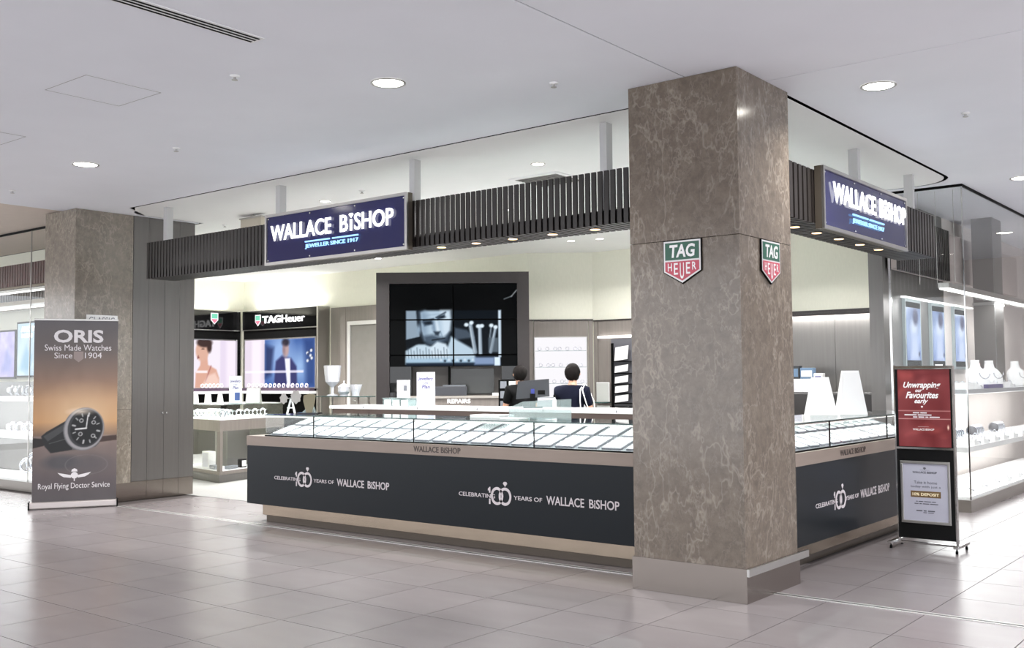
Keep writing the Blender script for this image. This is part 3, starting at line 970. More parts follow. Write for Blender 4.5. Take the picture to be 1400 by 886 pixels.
# the same ceiling grid goes on behind and beside the viewer
for x, y in ((0.2, 5.2), (-5.0, 0.2), (-9.6, 0.9), (-0.9, 0.9), (-2.58, 16.9), (1.8, 7.6), (1.8, 12.3), (1.8, 16.9), (3.5, 2.5), (-14, 0.9), (-5.3, -3.4), (-0.9, -3.4), (-9.6, -3.4)):
    downlight('round mall downlight in the ceiling beyond the picture', x, y, 0.13, MALLP * (2.0 if x > 0 and y > 5 else 0.8), 'mall downlights beyond the picture')

SHOPP = 78
for lab, x, y in (('small shop downlight seen above the long sign', -9.48, 8.244),
                  ('shop downlight near the back wall, left of two beside the column', -9.341, 13.2),
                  ('shop downlight near the back wall, right of two beside the column', -8.86, 13.3)):
    downlight(lab, x, y, 0.075, SHOPP if y < 10 else 18, 'shop downlights', (1, 0.98, 0.96))
for x, y in ((-16.5, 10.5), (-13.6, 10.4), (-11.2, 10.0), (-8.2, 10.2), (-5.6, 9.6), (-5.4, 12.6), (-7.8, 12.2), (-13.3, 12.8), (-17.2, 12.6), (-6.2, 8.2)):
    downlight('small shop downlight hidden behind the canopy', x, y, 0.075, SHOPP * (1.1 if x < -13 else 0.9), 'shop downlights behind the canopy', (1, 0.98, 0.96))

def sprinkler(label, x, y):
    t = thing('sprinkler_head', label, 'sprinkler', (x, y, ZC))
    MB().lathe([(0.035, ZC - 0.001), (0.035, ZC - 0.006), (0.018, ZC - 0.014)], 16, W, x, y).build('escutcheon', M_WHITE, t, True)
    MB().lathe([(0.010, ZC - 0.014), (0.010, ZC - 0.03), (0.022, ZC - 0.032), (0.022, ZC - 0.036)], 12, W, x, y).build('deflector', M_ALU, t)
for lab, x, y in (('ceiling sprinkler near the slot diffuser end', -6.012, 4.384), ('ceiling sprinkler left of the round downlight, above the canopy end', -8.324, 5.424),
                  ('ceiling sprinkler to the left of the column top', -4.382, 5.997), ('ceiling sprinkler right of the side sign', -2.283, 8.899),
                  ('ceiling sprinkler at the far left edge', -11.58, 5.448), ('ceiling sprinkler inside the shop above the canopy end', -12.0, 8.6),
                  ('ceiling sprinkler inside the shop above the long sign', -8.628, 8.05)):
    sprinkler(lab, x, y)

sd = thing('slot_diffuser', 'long linear air diffuser with black slots in the mall ceiling', 'air vent', (-5.27, 2.5, ZC))
box('diffuser_frame', -5.335, -5.20, 0.5, 4.02, ZC - 0.006, ZC - 0.001, M_WHITEM, sd)
for k in range(3):
    x = -5.322 + k * 0.040
    box('slot', x, x + 0.020, 0.52, 4.0, ZC - 0.0075, ZC - 0.0062, M_BLACKM, sd)

vg = thing('air_grille', 'square louvred air grille in the shop ceiling above the canopy', 'air vent', (-6.57, 8.76, ZC))
gx, gy, gs = -6.60, 8.95, 0.33
mbv = MB()
mbv.box(gx - gs, gx + gs, gy - gs, gy - gs + 0.05, ZC - 0.015, ZC - 0.001).box(gx - gs, gx + gs, gy + gs - 0.05, gy + gs, ZC - 0.015, ZC - 0.001)
mbv.box(gx - gs, gx - gs + 0.05, gy - gs + 0.05, gy + gs - 0.05, ZC - 0.015, ZC - 0.001).box(gx + gs - 0.05, gx + gs, gy - gs + 0.05, gy + gs - 0.05, ZC - 0.015, ZC - 0.001)
mbv.build('grille_frame', M_WHITE, vg)
for k in range(9):
    yy = gy - gs + 0.06 + k * 0.058
    box('louvre', gx - gs + 0.05, gx + gs - 0.05, yy, yy + 0.03, ZC - 0.014, ZC - 0.006, M_PANEL, vg)

ex = thing('hanging_sign_box', 'small pale box sign hung from the shop ceiling above the canopy end', 'sign', (-11.0, 8.3, ZC - 0.25))
box('sign_body', -11.21, -10.78, 8.28, 8.36, ZC - 0.30, ZC - 0.05, mat('pale_beige', (196, 188, 172), 0.6), ex)
box('sign_rim', -11.23, -10.76, 8.27, 8.37, ZC - 0.05, ZC - 0.03, M_ALU, ex)
box('bracket', -11.02, -10.97, 8.30, 8.34, ZC - 0.03, ZC - 0.001, M_ALU, ex)

# ================================================================== ROLL-UP WATCH BANNER
p0, p1 = Vector((-12.345, 6.105, 0)), Vector((-11.852, 6.921, 0))
bx = (p1 - p0).normalized()
fb_ = Fr(p0, bx, (0, 0, 1), bx.cross(Vector((0, 0, 1))))
bw, bh0, bh1 = (p1 - p0).length, 0.075, 2.30
ban = thing('rollup_banner', 'roll-up watch banner with large white lettering beside the far column', 'banner', (p0 + p1) / 2)
cv = Canvas(bw, bh1 - bh0, 130, 290, (96, 92, 92))
cv.vgrad([(0, (84, 80, 82)), (0.12, (92, 84, 86)), (0.36, (128, 112, 106)), (0.365, (120, 98, 84)), (0.44, (186, 142, 98)), (0.56, (176, 138, 104)), (0.68, (136, 112, 98)), (0.84, (102, 94, 92)), (1, (96, 93, 96))])
H_ = cv.h
def by(py):   # banner height from photo row 437..685
    return (686 - py) / (686 - 437) * H_
def bxx(px):
    return (px - 46) / 113 * bw
cv.ell(bxx(113), by(566), 0.30, 0.22, (226, 200, 168), 0.22, a=0.6)
cv.poly([(0, by(612)), (bxx(60), by(609)), (bxx(75), by(601)), (0, by(598))], (24, 20, 20), a=0.9)
cv.poly([(bxx(132), by(598)), (bw, by(596)), (bw, by(603)), (bxx(130), by(606))], (46, 32, 28), a=0.8)
cv.ell(bxx(84), by(632), 0.20, 0.085, (74, 74, 78), 0.03, a=0.8)
cv.ring(bxx(118), by(636), 0.24, 0.012, (150, 144, 146), 0.35, 1, 0.5)
cv.ell(bxx(120), by(634), 0.24, 0.10, (84, 82, 86), 0.05, a=0.6)
# strap and case of the watch
cv.poly([(bxx(57), by(596)), (bxx(64), by(590)), (bxx(92), by(574)), (bxx(104), by(590)), (bxx(108), by(614)), (bxx(70), by(619)), (bxx(62), by(610))], (30, 31, 32))
cv.poly([(bxx(60), by(596)), (bxx(92), by(577)), (bxx(96), by(583)), (bxx(66), by(603))], (78, 78, 80), a=0.7)
cv.line(bxx(68), by(606), bxx(98), by(598), 0.008, (120, 120, 120), 0.6)
cv.poly([(bxx(98), by(616)), (bxx(130), by(612)), (bxx(136), by(606)), (bxx(100), by(608))], (88, 84, 84))
cv.ell(bxx(114), by(587), 0.232, 0.265, (112, 112, 116), rot=-0.2)
cv.ell(bxx(114.5), by(587), 0.222, 0.255, (150, 148, 150), rot=-0.2)
cv.ell(bxx(116), by(586), 0.20, 0.235, (52, 53, 56), rot=-0.2)
cv.ell(bxx(117), by(586), 0.178, 0.212, (20, 21, 23), rot=-0.2)
cv.ell(bxx(110), by(563), 0.10, 0.03, (240, 224, 205), 0.03, a=0.8)
wc = (bxx(117), by(586))
for k in range(12):
    a = math.radians(k * 30 + 12)
    c_, s_ = math.sin(a), math.cos(a)
    r0, r1 = 0.72, 0.88
    cv.line(wc[0] + 0.178 * r0 * c_, wc[1] + 0.212 * r0 * s_, wc[0] + 0.178 * r1 * c_, wc[1] + 0.212 * r1 * s_, 0.012 if k % 3 else 0.02, (196, 196, 196), 0.9)
for dx, dy in ((-0.055, 0.095), (0.085, 0.07), (-0.065, -0.07), (0.08, -0.095)):
    cv.ring(wc[0] + dx, wc[1] + dy, 0.020, 0.009, (200, 200, 200))
cv.line(wc[0], wc[1], wc[0] + 0.02, wc[1] + 0.16, 0.012, (228, 228, 228))
cv.line(wc[0], wc[1], wc[0] - 0.12, wc[1] - 0.01, 0.018, (228, 228, 228))
cv.c *= 0.99
cv.noise(1.6, 14)
cv.build('printed_sheet', fb_, M_PRINT, ban, 0, bh0, 0.002)
box('sheet_back', 0, bw, bh0, bh1, -0.002, 0.0, M_WHITEM, ban, fb_)
def bt(s, x0, x1, y0, y1, bold=0.0):
    text('lettering', s, fb_, bxx(x0), bxx(x1), bh0 + by(y1), bh0 + by(y0), M_PRINTW, ban, 0.003, 0.001, bold)
bt('ORIS', 72, 139, 450, 468, 0.03)
bt('Swiss Made Watches', 60, 150, 470.5, 479)
bt('Since', 73, 97, 481.5, 489.5)
bt('1904', 114, 137, 481.5, 489.5)
prism('crest', [(bxx(99), bh0 + by(480)), (bxx(112), bh0 + by(480)), (bxx(112), bh0 + by(490)), (bxx(105.5), bh0 + by(495)), (bxx(99), bh0 + by(490))], 0.003, 0.004, mat('crest_print', (150, 136, 132), 0.5), ban, fb_)
bt('Royal Flying Doctor Service', 54, 150, 660, 670)
wm = MB()
cxw, cyw = bxx(102), bh0 + by(650)
for sgn in (-1, 1):
    wm.prism([(cxw + sgn * 0.03, cyw + 0.0), (cxw + sgn * 0.19, cyw + 0.035), (cxw + sgn * 0.16, cyw + 0.005), (cxw + sgn * 0.12, cyw - 0.02), (cxw + sgn * 0.04, cyw - 0.03)][::sgn], 0.003, 0.004, fb_)
wm.lathe([(0.04, 0.003), (0.04, 0.0045)], 18, Fr(fb_.p(cxw, cyw), fb_.x, fb_.y, fb_.z))
wm.prism([(cxw - 0.035, cyw + 0.045), (cxw - 0.03, cyw + 0.07), (cxw, cyw + 0.085), (cxw + 0.03, cyw + 0.07), (cxw + 0.035, cyw + 0.045)], 0.003, 0.004, fb_)
wm.prism([(cxw - 0.006, cyw - 0.07), (cxw + 0.006, cyw - 0.07), (cxw + 0.006, cyw - 0.04), (cxw - 0.006, cyw - 0.04)], 0.003, 0.004, fb_)
stuff(wm.build('winged_emblem', M_PRINTW, ban))
MB().lathe([(0.022, cyw), (0.022, cyw)], 4, W)
box('top_rail', -0.004, bw + 0.004, bh1 - 0.005, bh1 + 0.018, -0.012, 0.010, M_ALU, ban, fb_, bevel=0.003)
box('base_cassette', -0.035, bw + 0.02, 0.008, 0.085, -0.09, 0.06, mat('cassette_silver', (196, 188, 186), 0.35, 0.5), ban, fb_, bevel=0.012)
box('base_foot', -0.036, -0.02, 0.0, 0.09, -0.10, 0.075, M_BLACKM, ban, fb_)
box('base_foot', bw + 0.006, bw + 0.022, 0.0, 0.09, -0.10, 0.075, M_BLACKM, ban, fb_)
MB().tube([fb_.p(bw / 2, 0.05, -0.05), fb_.p(bw / 2, bh1, -0.02)], 0.01).build('support_pole', M_ALU, ban)

# ================================================================== POSTER STAND ON THE RIGHT
st = thing('poster_stand', 'two-tier free-standing poster stand, red sheet above a framed white notice', 'sign stand', (-2.86, 9.5, 0))
fs = F1(9.48)
X0, X1 = -3.118, -2.602
box('back_board', X0 + 0.01, X1 - 0.01, 0.085, 1.60, -0.03, 0.0, mat('board_black', (9, 9, 10), 0.4, spec=0.2), st, fs)
box('upright', X0, X0 + 0.012, 0.06, 1.635, -0.035, 0.018, M_CHROME, st, fs)
box('upright', X1 - 0.012, X1, 0.06, 1.625, -0.035, 0.018, M_CHROME, st, fs)
box('top_bar', X0 + 0.012, X1 - 0.012, 1.602, 1.628, -0.03, 0.018, M_CHROME, st, fs)
box('middle_bar', X0 + 0.012, X1 - 0.012, 0.882, 0.900, 0.0005, 0.018, M_CHROME, st, fs)
cw, ch = 0.452, 0.692
cr = Canvas(cw, ch, 90, 138, (118, 44, 47))
cr.noise(9, 7)
cr.poly([(0, 0.45), (0.10, 0.55), (0.16, 0.66), (0.03, 0.69), (0, 0.69)], (172, 78, 74), 0.03, 0.55)
cr.poly([(0.13, 0.692), (0.20, 0.66), (0.45, 0.68), (0.45, 0.64), (0.25, 0.63), (0.15, 0.58)], (92, 24, 28), 0.02, 0.5)
cr.poly([(0.0, 0.60), (0.12, 0.60), (0.14, 0.56), (0.0, 0.52)], (98, 28, 30), 0.03, 0.5)
cr.poly([(0.06, 0.10), (0.24, 0.20), (0.44, 0.12), (0.40, 0.09), (0.22, 0.15)], (190, 96, 88), 0.03, 0.45)
cr.poly([(0.3, 0.10), (0.44, 0.20), (0.45, 0.10)], (96, 26, 30), 0.02, 0.5)
cr.rect(0, cw, 0.318, 0.322, (226, 190, 186)); cr.rect(0, cw, 0.246, 0.250, (226, 190, 186))
cr.ell(0.43, 0.175, 0.007, 0.02, (238, 214, 190), 0.004)
fr_ = Fr(fs.p(X0 + 0.032, 0.905), fs.x, fs.y, fs.z)
red = cr.build('red_poster', fr_, M_PRINT, st, 0, 0, 0.004)
def rt(s, x0, x1, y0, y1, bold=0.0, shear=0.0, m=M_WHITE):
    text('lettering', s, fr_, x0, x1, y0, y1, m, red, 0.005, 0.001, bold, shear)
rt('Unwrapping', 0.05, 0.375, 0.510, 0.580, 0.025, 0.35)
rt('our', 0.155, 0.215, 0.487, 0.510, 0.025, 0.35)
rt('Favourites', 0.07, 0.355, 0.432, 0.490, 0.025, 0.35)
rt('early', 0.145, 0.265, 0.375, 0.430, 0.025, 0.35)
def dash(x0, x1, y, words, h=0.010):
    tot = sum(words) + 0.8 * (len(words) - 1); x = x0
    for w_ in words:
        L_ = (x1 - x0) * w_ / tot
        box('small_print', x, x + L_, y, y + h, 0.005, 0.006, M_PRINTW, red, fr_)
        x += L_ + (x1 - x0) * 0.8 / tot
dash(0.13, 0.25, 0.297, (5, 5)); dash(0.055, 0.29, 0.278, (9, 10)); dash(0.13, 0.36, 0.259, (3, 4, 2, 7))
rt('WALLACE BISHOP', 0.125, 0.31, 0.145, 0.163, 0.01)
box('lettering', 0.17, 0.265, 0.177, 0.1785, 0.005, 0.006, M_WHITE, red, fr_)
prism('heart_mark', [(0.20, 0.358), (0.21, 0.345), (0.22, 0.358), (0.215, 0.366), (0.21, 0.361), (0.205, 0.366)], 0.005, 0.006, M_WHITE, red, fr_)
lx0, lx1, lz0, lz1 = X0 + 0.038, X1 - 0.048, 0.222, 0.776
for a, b, c, d in ((lx0, lx1, lz1 - 0.024, lz1), (lx0, lx1, lz0, lz0 + 0.024), (lx0, lx0 + 0.022, lz0 + 0.024, lz1 - 0.024), (lx1 - 0.022, lx1, lz0 + 0.024, lz1 - 0.024)):
    box('snap_frame', a, b, c, d, 0.0005, 0.016, M_ALU, st, fs, bevel=0.003)
sh = box('white_notice', lx0 + 0.022, lx1 - 0.022, lz0 + 0.024, lz1 - 0.024, 0.0005, 0.004, mat('notice_paper', (176, 176, 190), 0.5), st, fs)
fnn = Fr(fs.p(lx0, lz0), fs.x, fs.y, fs.z)
GREY = mat('grey_ink', (92, 92, 100), 0.6)
def nt_(s, x0, x1, y0, y1, m=GREY, bold=0.0, z=0.0045, shear=0.0):
    text('lettering', s, fnn, x0, x1, y0, y1, m, sh, z, 0.001, bold, shear)
nt_('WALLACE BISHOP', 0.105, 0.315, 0.445, 0.463, mat('black_ink', (44, 44, 50), 0.6), 0.01)
box('lettering', 0.17, 0.25, 0.474, 0.4755, 0.0045, 0.0055, GREY, sh, fnn)
prism('diamond_mark', [(0.21, 0.478), (0.225, 0.492), (0.216, 0.5), (0.204, 0.5), (0.195, 0.492)], 0.0045, 0.0055, GREY, sh, fnn)
nt_('Take it home', 0.115, 0.315, 0.352, 0.378)
nt_('today with just a', 0.085, 0.345, 0.312, 0.338)
box('gold_strip', 0.085, 0.345, 0.232, 0.288, 0.0045, 0.0055, mat('gold_strip', (112, 88, 56), 0.4), sh, fnn)
nt_('10% DEPOSIT', 0.10, 0.33, 0.246, 0.272, mat('gold_letter', (240, 226, 190), 0.4), 0.03, 0.006)
def small_print(fr, par, x0, x1, y, m, z, words, h=0.007):
    tot = sum(words) + 1.2 * (len(words) - 1); x = x0
    for w_ in words:
        L_ = (x1 - x0) * w_ / tot
        box('small_print', x, x + L_, y, y + h, z, z + 0.001, m, par, fr)
        x += L_ + (x1 - x0) * 1.2 / tot
small_print(fnn, sh, 0.13, 0.30, 0.192, GREY, 0.0045, (2, 6, 9, 5))
small_print(fnn, sh, 0.115, 0.32, 0.172, GREY, 0.0045, (5, 3, 8, 10))
small_print(fnn, sh, 0.13, 0.29, 0.108, GREY, 0.0045, (6, 3, 7), 0.010)
small_print(fnn, sh, 0.19, 0.28, 0.094, GREY, 0.0045, (4, 6))
for sx in (X0 - 0.045, X1 - 0.0):
    box('foot', sx, sx + 0.045, 0.042, 0.066, -0.20, 0.16, M_CHROME, st, fs, bevel=0.004)
    for zz in (-0.17, 0.13):
        MB().lathe([(0.012, 0.0), (0.012, 0.02), (0.006, 0.03), (0.006, 0.042)], 10, Fr(fs.p(sx + 0.022, 0, zz), (1, 0, 0), (0, 1, 0))).build('levelling_foot', M_BLACKM, st)
box('base_bar', X0, X1, 0.045, 0.062, 0.02, 0.06, M_CHROME, st, fs)

# ================================================================== VIDEO WALL AND REPAIRS HATCH
ft = FD(16.4)
vw = thing('video_wall', 'big dark framed video wall showing a jeweller at work', 'video wall', ft.p(-0.95, 0, -0.3))
zt0, zt1 = 0.0, 3.25
sx0, sx1, sz0, sz1 = -1.965, 0.085, 1.74, 3.07
box('surround', -2.175, sx0, zt0, zt1, -0.35, 0.05, M_WOODD, vw, ft)
box('surround', sx1, 0.275, zt0, zt1, -0.35, 0.05, M_WOODD, vw, ft)
box('surround', sx0, sx1, sz1, zt1, -0.35, 0.05, M_WOODD, vw, ft)
box('back_board', sx0, sx1, sz0, sz1, -0.35, -0.04, M_BLACKM, vw, ft)
vc = Canvas(sx1 - sx0, sz1 - sz0, 171, 111, (5, 6, 7))
PX = lambda px: (px - 533) / 174 * (sx1 - sx0)
PY = lambda py: (500.5 - py) / (500.5 - 387.5) * (sz1 - sz0)
vs = 1122 / 190
Q = lambda x, y: (PX(530 + x / vs), PY(380 + y / vs))
vc.noise(1.0, 10)
vc.rect(*[Q(148, 0)[0], Q(914, 0)[0]], Q(0, 708)[1], Q(0, 262)[1], (10, 14, 18))
vc.poly([Q(150, 262), Q(235, 262), Q(262, 470), Q(150, 495)], (150, 166, 180))
vc.poly([Q(540, 400), Q(640, 420), Q(700, 480), Q(540, 500)], (70, 80, 92), 0.02)
# shirt, hands, face
vc.poly([Q(150, 590), Q(250, 535), Q(330, 545), Q(470, 600), Q(510, 470), Q(560, 500), Q(690, 575), Q(720, 690), Q(150, 690)], (196, 216, 230), 0.02)
vc.poly([Q(262, 275), Q(300, 262), Q(500, 262), Q(512, 340), Q(500, 420), Q(470, 480), Q(420, 525), Q(350, 530), Q(300, 500), Q(270, 420)], (188, 208, 224), 0.02)
vc.poly([Q(430, 262), Q(512, 262), Q(508, 420), Q(450, 500), Q(440, 400)], (224, 238, 248), 0.04, 0.8)
vc.poly([Q(232, 262), Q(262, 262), Q(275, 420), Q(290, 500), Q(262, 470), Q(240, 380)], (22, 26, 32), 0.015)
vc.ell(*Q(252, 415), 0.03, 0.07, (150, 170, 188), 0.02)
vc.poly([Q(262, 275), Q(300, 262), Q(330, 300), Q(320, 430), Q(345, 520), Q(300, 500), Q(270, 420)], (132, 152, 172), 0.05, 0.75)
vc.poly([Q(360, 335), Q(380, 345), Q(392, 432), Q(372, 440), Q(358, 400)], (120, 140, 160), 0.025, 0.8)
vc.poly([Q(385, 345), Q(402, 345), Q(420, 425), Q(398, 436)], (232, 244, 252), 0.02, 0.8)
vc.line(*Q(300, 300), *Q(420, 290), 0.012, (150, 168, 186), 0.6, 0.012)
vc.line(*Q(290, 342), *Q(372, 328), 0.022, (34, 42, 52), 0.9, 0.012); vc.line(*Q(392, 318), *Q(468, 276), 0.022, (34, 42, 52), 0.9, 0.012)
vc.line(*Q(425, 430), *Q(446, 480), 0.012, (110, 128, 146), 0.7, 0.012)
vc.poly([Q(278, 350), Q(360, 335), Q(362, 372), Q(300, 385)], (40, 50, 62), 0.02, 0.9)
vc.poly([Q(395, 320), Q(462, 290), Q(465, 312), Q(405, 338)], (40, 50, 62), 0.015, 0.9)
vc.ell(*Q(330, 362), 0.05, 0.02, (20, 26, 34), 0.015); vc.ell(*Q(440, 315), 0.045, 0.018, (20, 26, 34), 0.015)
vc.poly([Q(372, 430), Q(425, 430), Q(410, 465), Q(385, 460)], (30, 38, 48), 0.015, 0.9)
vc.poly([Q(290, 470), Q(360, 455), Q(450, 480), Q(500, 440), Q(495, 510), Q(420, 540), Q(310, 540)], (58, 70, 84), 0.03, 0.85)
vc.line(*Q(360, 500), *Q(460, 485), 0.018, (12, 16, 20))
vc.poly([Q(150, 585), Q(230, 540), Q(300, 535), Q(340, 560), Q(330, 690), Q(150, 690)], (206, 224, 236), 0.02)
vc.poly([Q(340, 560), Q(400, 512), Q(470, 530), Q(500, 580), Q(490, 640), Q(350, 640)], (222, 236, 246), 0.02)
for k in range(14):
    x = 165 + k * 24
    vc.line(*Q(x, 560 + 14 * (k % 3)), *Q(x + 6, 650), 0.010, (60, 72, 84), 0.75)
vc.rect(Q(148, 0)[0], Q(700, 0)[0], Q(0, 690)[1], Q(0, 645)[1], (170, 200, 222), 0.02, 0.8)
vc.rect(Q(148, 0)[0], Q(914, 0)[0], Q(0, 708)[1], Q(0, 682)[1], (14, 24, 38), 0.015, 0.9)
for k in range(9):
    vc.ell(*Q(430 + k * 32, 660 + 8 * (k % 2)), 0.02, 0.02, (20, 26, 32) if k % 2 else (230, 240, 248), 0.01, a=0.8)
# punches and hammers standing on the bench
for (xa, ya, xb, yb, w, c) in ((668, 380, 706, 600, 0.06, (150, 164, 176)), (742, 390, 748, 610, 0.055, (168, 182, 194)), (836, 390, 828, 480, 0.02, (120, 132, 144)), (870, 400, 830, 600, 0.045, (150, 164, 178))):
    vc.line(*Q(xa, ya), *Q(xb, yb), w, c, 1, 0.012)
    vc.line(*Q(xa - 4, ya + 10), *Q(xb - 8, yb), w * 0.25, (222, 234, 242), 0.8)
vc.rect(Q(148, 0)[0], Q(914, 0)[0], Q(0, 708)[1], Q(0, 262)[1], (20, 40, 62), 0.005, 0.14)
for x, y in ((635, 378), (676, 362), (730, 390), (760, 388), (870, 398), (836, 385)):
    vc.ell(*Q(x, y), 0.035, 0.03, (206, 220, 230), 0.01)
vc.rect(Q(700, 0)[0], Q(860, 0)[0], Q(0, 700)[1], Q(0, 640)[1], (120, 140, 172), 0.02)
vc.rect(Q(812, 0)[0], Q(890, 0)[0], Q(0, 600)[1], Q(0, 484)[1], (120, 134, 146), 0.01, 0.6)
vc.rect(Q(892, 0)[0], Q(914, 0)[0], Q(0, 640)[1], Q(0, 262)[1], (190, 206, 220))
vc.rect(Q(860, 0)[0], Q(906, 0)[0], Q(0, 708)[1], Q(0, 640)[1], (206, 222, 240))
vc.line(*Q(940, 172), *Q(1000, 150), 0.012, (150, 160, 165), 0.8); vc.line(*Q(1000, 150), *Q(1042, 100), 0.014, (190, 196, 200), 0.8)
rows = [(0, 15), (15, 62), (62, 110)]
fv = Fr(ft.p(sx0, sz0), ft.x, ft.y, ft.z)
for r_ in range(3):
    for c_ in range(2):
        i0, i1 = (0, 84) if c_ == 0 else (86, 170)
        j0, j1 = rows[r_][0] + (1 if r_ else 0), rows[r_][1] - 1
        t_ = box('screen_tile', vc.X[0, i0], vc.X[0, i1], vc.Y[j0, 0], vc.Y[j1, 0], -0.039, -0.001, M_BLACKM, vw, fv)
        vc.build('screen_image', fv, M_SCREEN, t_, 0, 0, 0.0, i0, i1, j0, j1)
# serving hatch under the screens
box('hatch_lining', sx0, sx1, 0.02, 1.0, -0.35, -0.10, M_WOODD, vw, ft)
box('hatch_side', sx0, -1.62, 1.0, 1.739, -0.30, 0.0, M_BLACK, vw, ft)
box('hatch_side', -0.17, sx1, 1.0, 1.739, -0.30, 0.0, M_BLACK, vw, ft)
box('hatch_back', -1.62, -0.17, 1.0, 1.739, -0.35, -0.30, mat('hatch_grey', (96, 92, 88), 0.4), vw, ft)
box('hatch_window', -1.0, -0.30, 1.30, 1.70, -0.299, -0.28, mat('hatch_window_dark', (70, 72, 70), 0.15), vw, ft)
box('hatch_mullion', -1.04, -1.01, 1.27, 1.739, -0.28, -0.20, M_BLACKM, vw, ft)
rd = thing('repairs_desk', 'grey repairs desk with lit lettering below the video wall', 'desk', ft.p(-0.95, 0, 0.35))
box('desk_front', -1.66, -0.19, 0.0, 1.235, 0.30, 0.33, M_WOOD, rd, ft)
box('desk_side', -1.66, -1.63, 0.0, 1.235, 0.06, 0.30, M_WOOD, rd, ft)
box('desk_side', -0.22, -0.19, 0.0, 1.235, 0.06, 0.30, M_WOOD, rd, ft)
box('desk_top', -1.70, -0.155, 1.236, 1.272, 0.055, 0.36, mat('desk_top_grey', (168, 162, 156), 0.4), rd, ft)
text('lettering', 'REPAIRS', ft, -1.02, -0.66, 1.158, 1.222, M_LETTER, rd, 0.332, 0.01, bold=0.02)
eq = thing('repair_machine', 'low dark machine standing on the repairs desk', 'machine', ft.p(-0.9, 1.272, 0.2))
box('body', -1.25, -0.72, 1.273, 1.42, 0.08, 0.26, mat('machine_grey', (70, 72, 78), 0.4), eq, ft, bevel=0.01)
box('lid', -1.10, -0.74, 1.421, 1.445, 0.10, 0.25, mat('machine_lid', (110, 114, 120), 0.3), eq, ft)
cdh = thing('small_card', 'small white card on the right end of the repairs desk', 'card', ft.p(-0.25, 1.272, 0.2))
box('card_face', -0.32, -0.20, 1.273, 1.315, 0.20, 0.21, M_WHITE, cdh, ft)
box('card_back', -0.32, -0.20, 1.273, 1.310, 0.215, 0.222, M_WHITE, cdh, ft)

# ---- stands on the diagonal wall
lb = thing('display_lightbox', 'bright white wall display of small products behind the customer', 'display', FW.p(0.83, 0, 0.06))
box('lightbox_frame', 0.375, 1.295, 1.0, 2.25, 0.031, 0.05, M_ALU, lb, FW)
box('lightbox_face', 0.39, 1.28, 1.0, 2.235, 0.0505, 0.055, M_LIGHTBOX, lb, FW)
for zz in (2.0, 1.72, 1.44, 1.2):
    box('glass_shelf', 0.40, 1.27, zz, zz + 0.008, 0.056, 0.16, M_FROST, lb, FW)
pale = mat('pale_silver', (200, 200, 212), 0.4)
for r_, zz in enumerate((2.008, 1.728, 1.448)):
    for k in range(7):
        x = 0.47 + k * 0.115 + 0.02 * ((k * 7 + r_) % 3)
        h_ = 0.07 + 0.03 * ((k + r_) % 3)
        b_ = MB().torus(0.028, 0.006, Fr(FW.p(x, zz + 0.034, 0.10), FW.x, FW.y, FW.z), 12, 5)
        tag(b_.build('bracelet', pale, None, True), ['pale bracelet on the top shelf of the bright wall display', 'pale bracelet on the second shelf of the bright wall display', 'pale bracelet on the third shelf of the bright wall display'][r_], 'bracelet', 'bracelets in the bright wall display, shelf %d' % (r_ + 1))
area('wall_display_light', FW.p(0.83, 1.8, 0.5), 0.5, 0.5, 0.01)
bpy.data.objects['wall_display_light'].rotation_euler = (math.radians(90), 0, YAW)

lc = thing('leaflet_rack', 'dark leaflet rack with angled white leaflets on the back wall', 'rack', (-9.3, YR - 0.1, 0))
fl = F1(YR - 0.035)
box('backing_panel', -9.55, -8.95, 0.9, 2.20, 0.0, 0.02, mat('rack_grey', (98, 98, 104), 0.35), lc, fl)
box('rack_post', -9.53, -9.50, 1.0, 2.12, 0.02, 0.06, M_BLACKM, lc, fl)
box('light_bar', -9.80, -8.95, 2.215, 2.25, 0.0, 0.06, M_LED, lc, fl)
for k, zz in enumerate((1.10, 1.26, 1.42, 1.60, 1.80)):
    s_ = box('rack_shelf', -9.49, -9.05, zz, zz + 0.015, 0.02, 0.10, M_BLACKM, lc, fl)
    fo = Fr(fl.p(-9.46, zz + 0.016, 0.085), (1, 0, 0.12), (0.1, 0, 1), (0, -1, 0))
    box('leaflet', 0.02, 0.28, 0.0, 0.11 + (0.12 if k == 4 else 0), 0.0, 0.006, M_WHITE, s_, fo)

# ================================================================== LEFT CORNER: WATCH BOUTIQUE
tb = thing('watch_wall_unit', 'black watch brand wall unit with lit portrait of a man in a suit', 'display unit', (-17.2, YB - 0.3, 0))
fy = F1(13.70)
ux0, ux1 = -18.44, -16.0
box('unit_body', ux0, ux1, 0.0, 3.03, -0.29, -0.02, M_BLACKM, tb, fy)
box('sign_board', ux0, ux1, 2.625, 3.025, -0.019, 0.01, M_BLACK, tb, fy)
box('board_trim', ux0, ux1, 2.605, 2.624, -0.019, 0.02, M_ALU, tb, fy)
box('cove_strip', ux0 + 0.05, ux1 - 0.05, 3.031, 3.04, -0.16, -0.10, M_LED, tb, fy)
area('cove_light_back', (-17.2, 13.85, 3.06), 2.2, 0.1, 8, (1, 0.99, 0.95), (math.pi, 0, 0))
area('cove_light_left', (-18.7, 12.5, 3.06), 0.1, 2.0, 7, (1, 0.99, 0.95), (math.pi, 0, 0))
box('end_post', ux1, ux1 + 0.05, 0.0, 3.03, -0.29, 0.02, M_ALU, tb, fy)
text('lettering', 'TAG', fy, -17.74, -17.14, 2.745, 2.90, M_LETTER, tb, 0.011, 0.015, bold=0.03)
text('lettering', 'Heuer', fy, -17.10, -16.37, 2.745, 2.90, M_LETTER, tb, 0.011, 0.015)
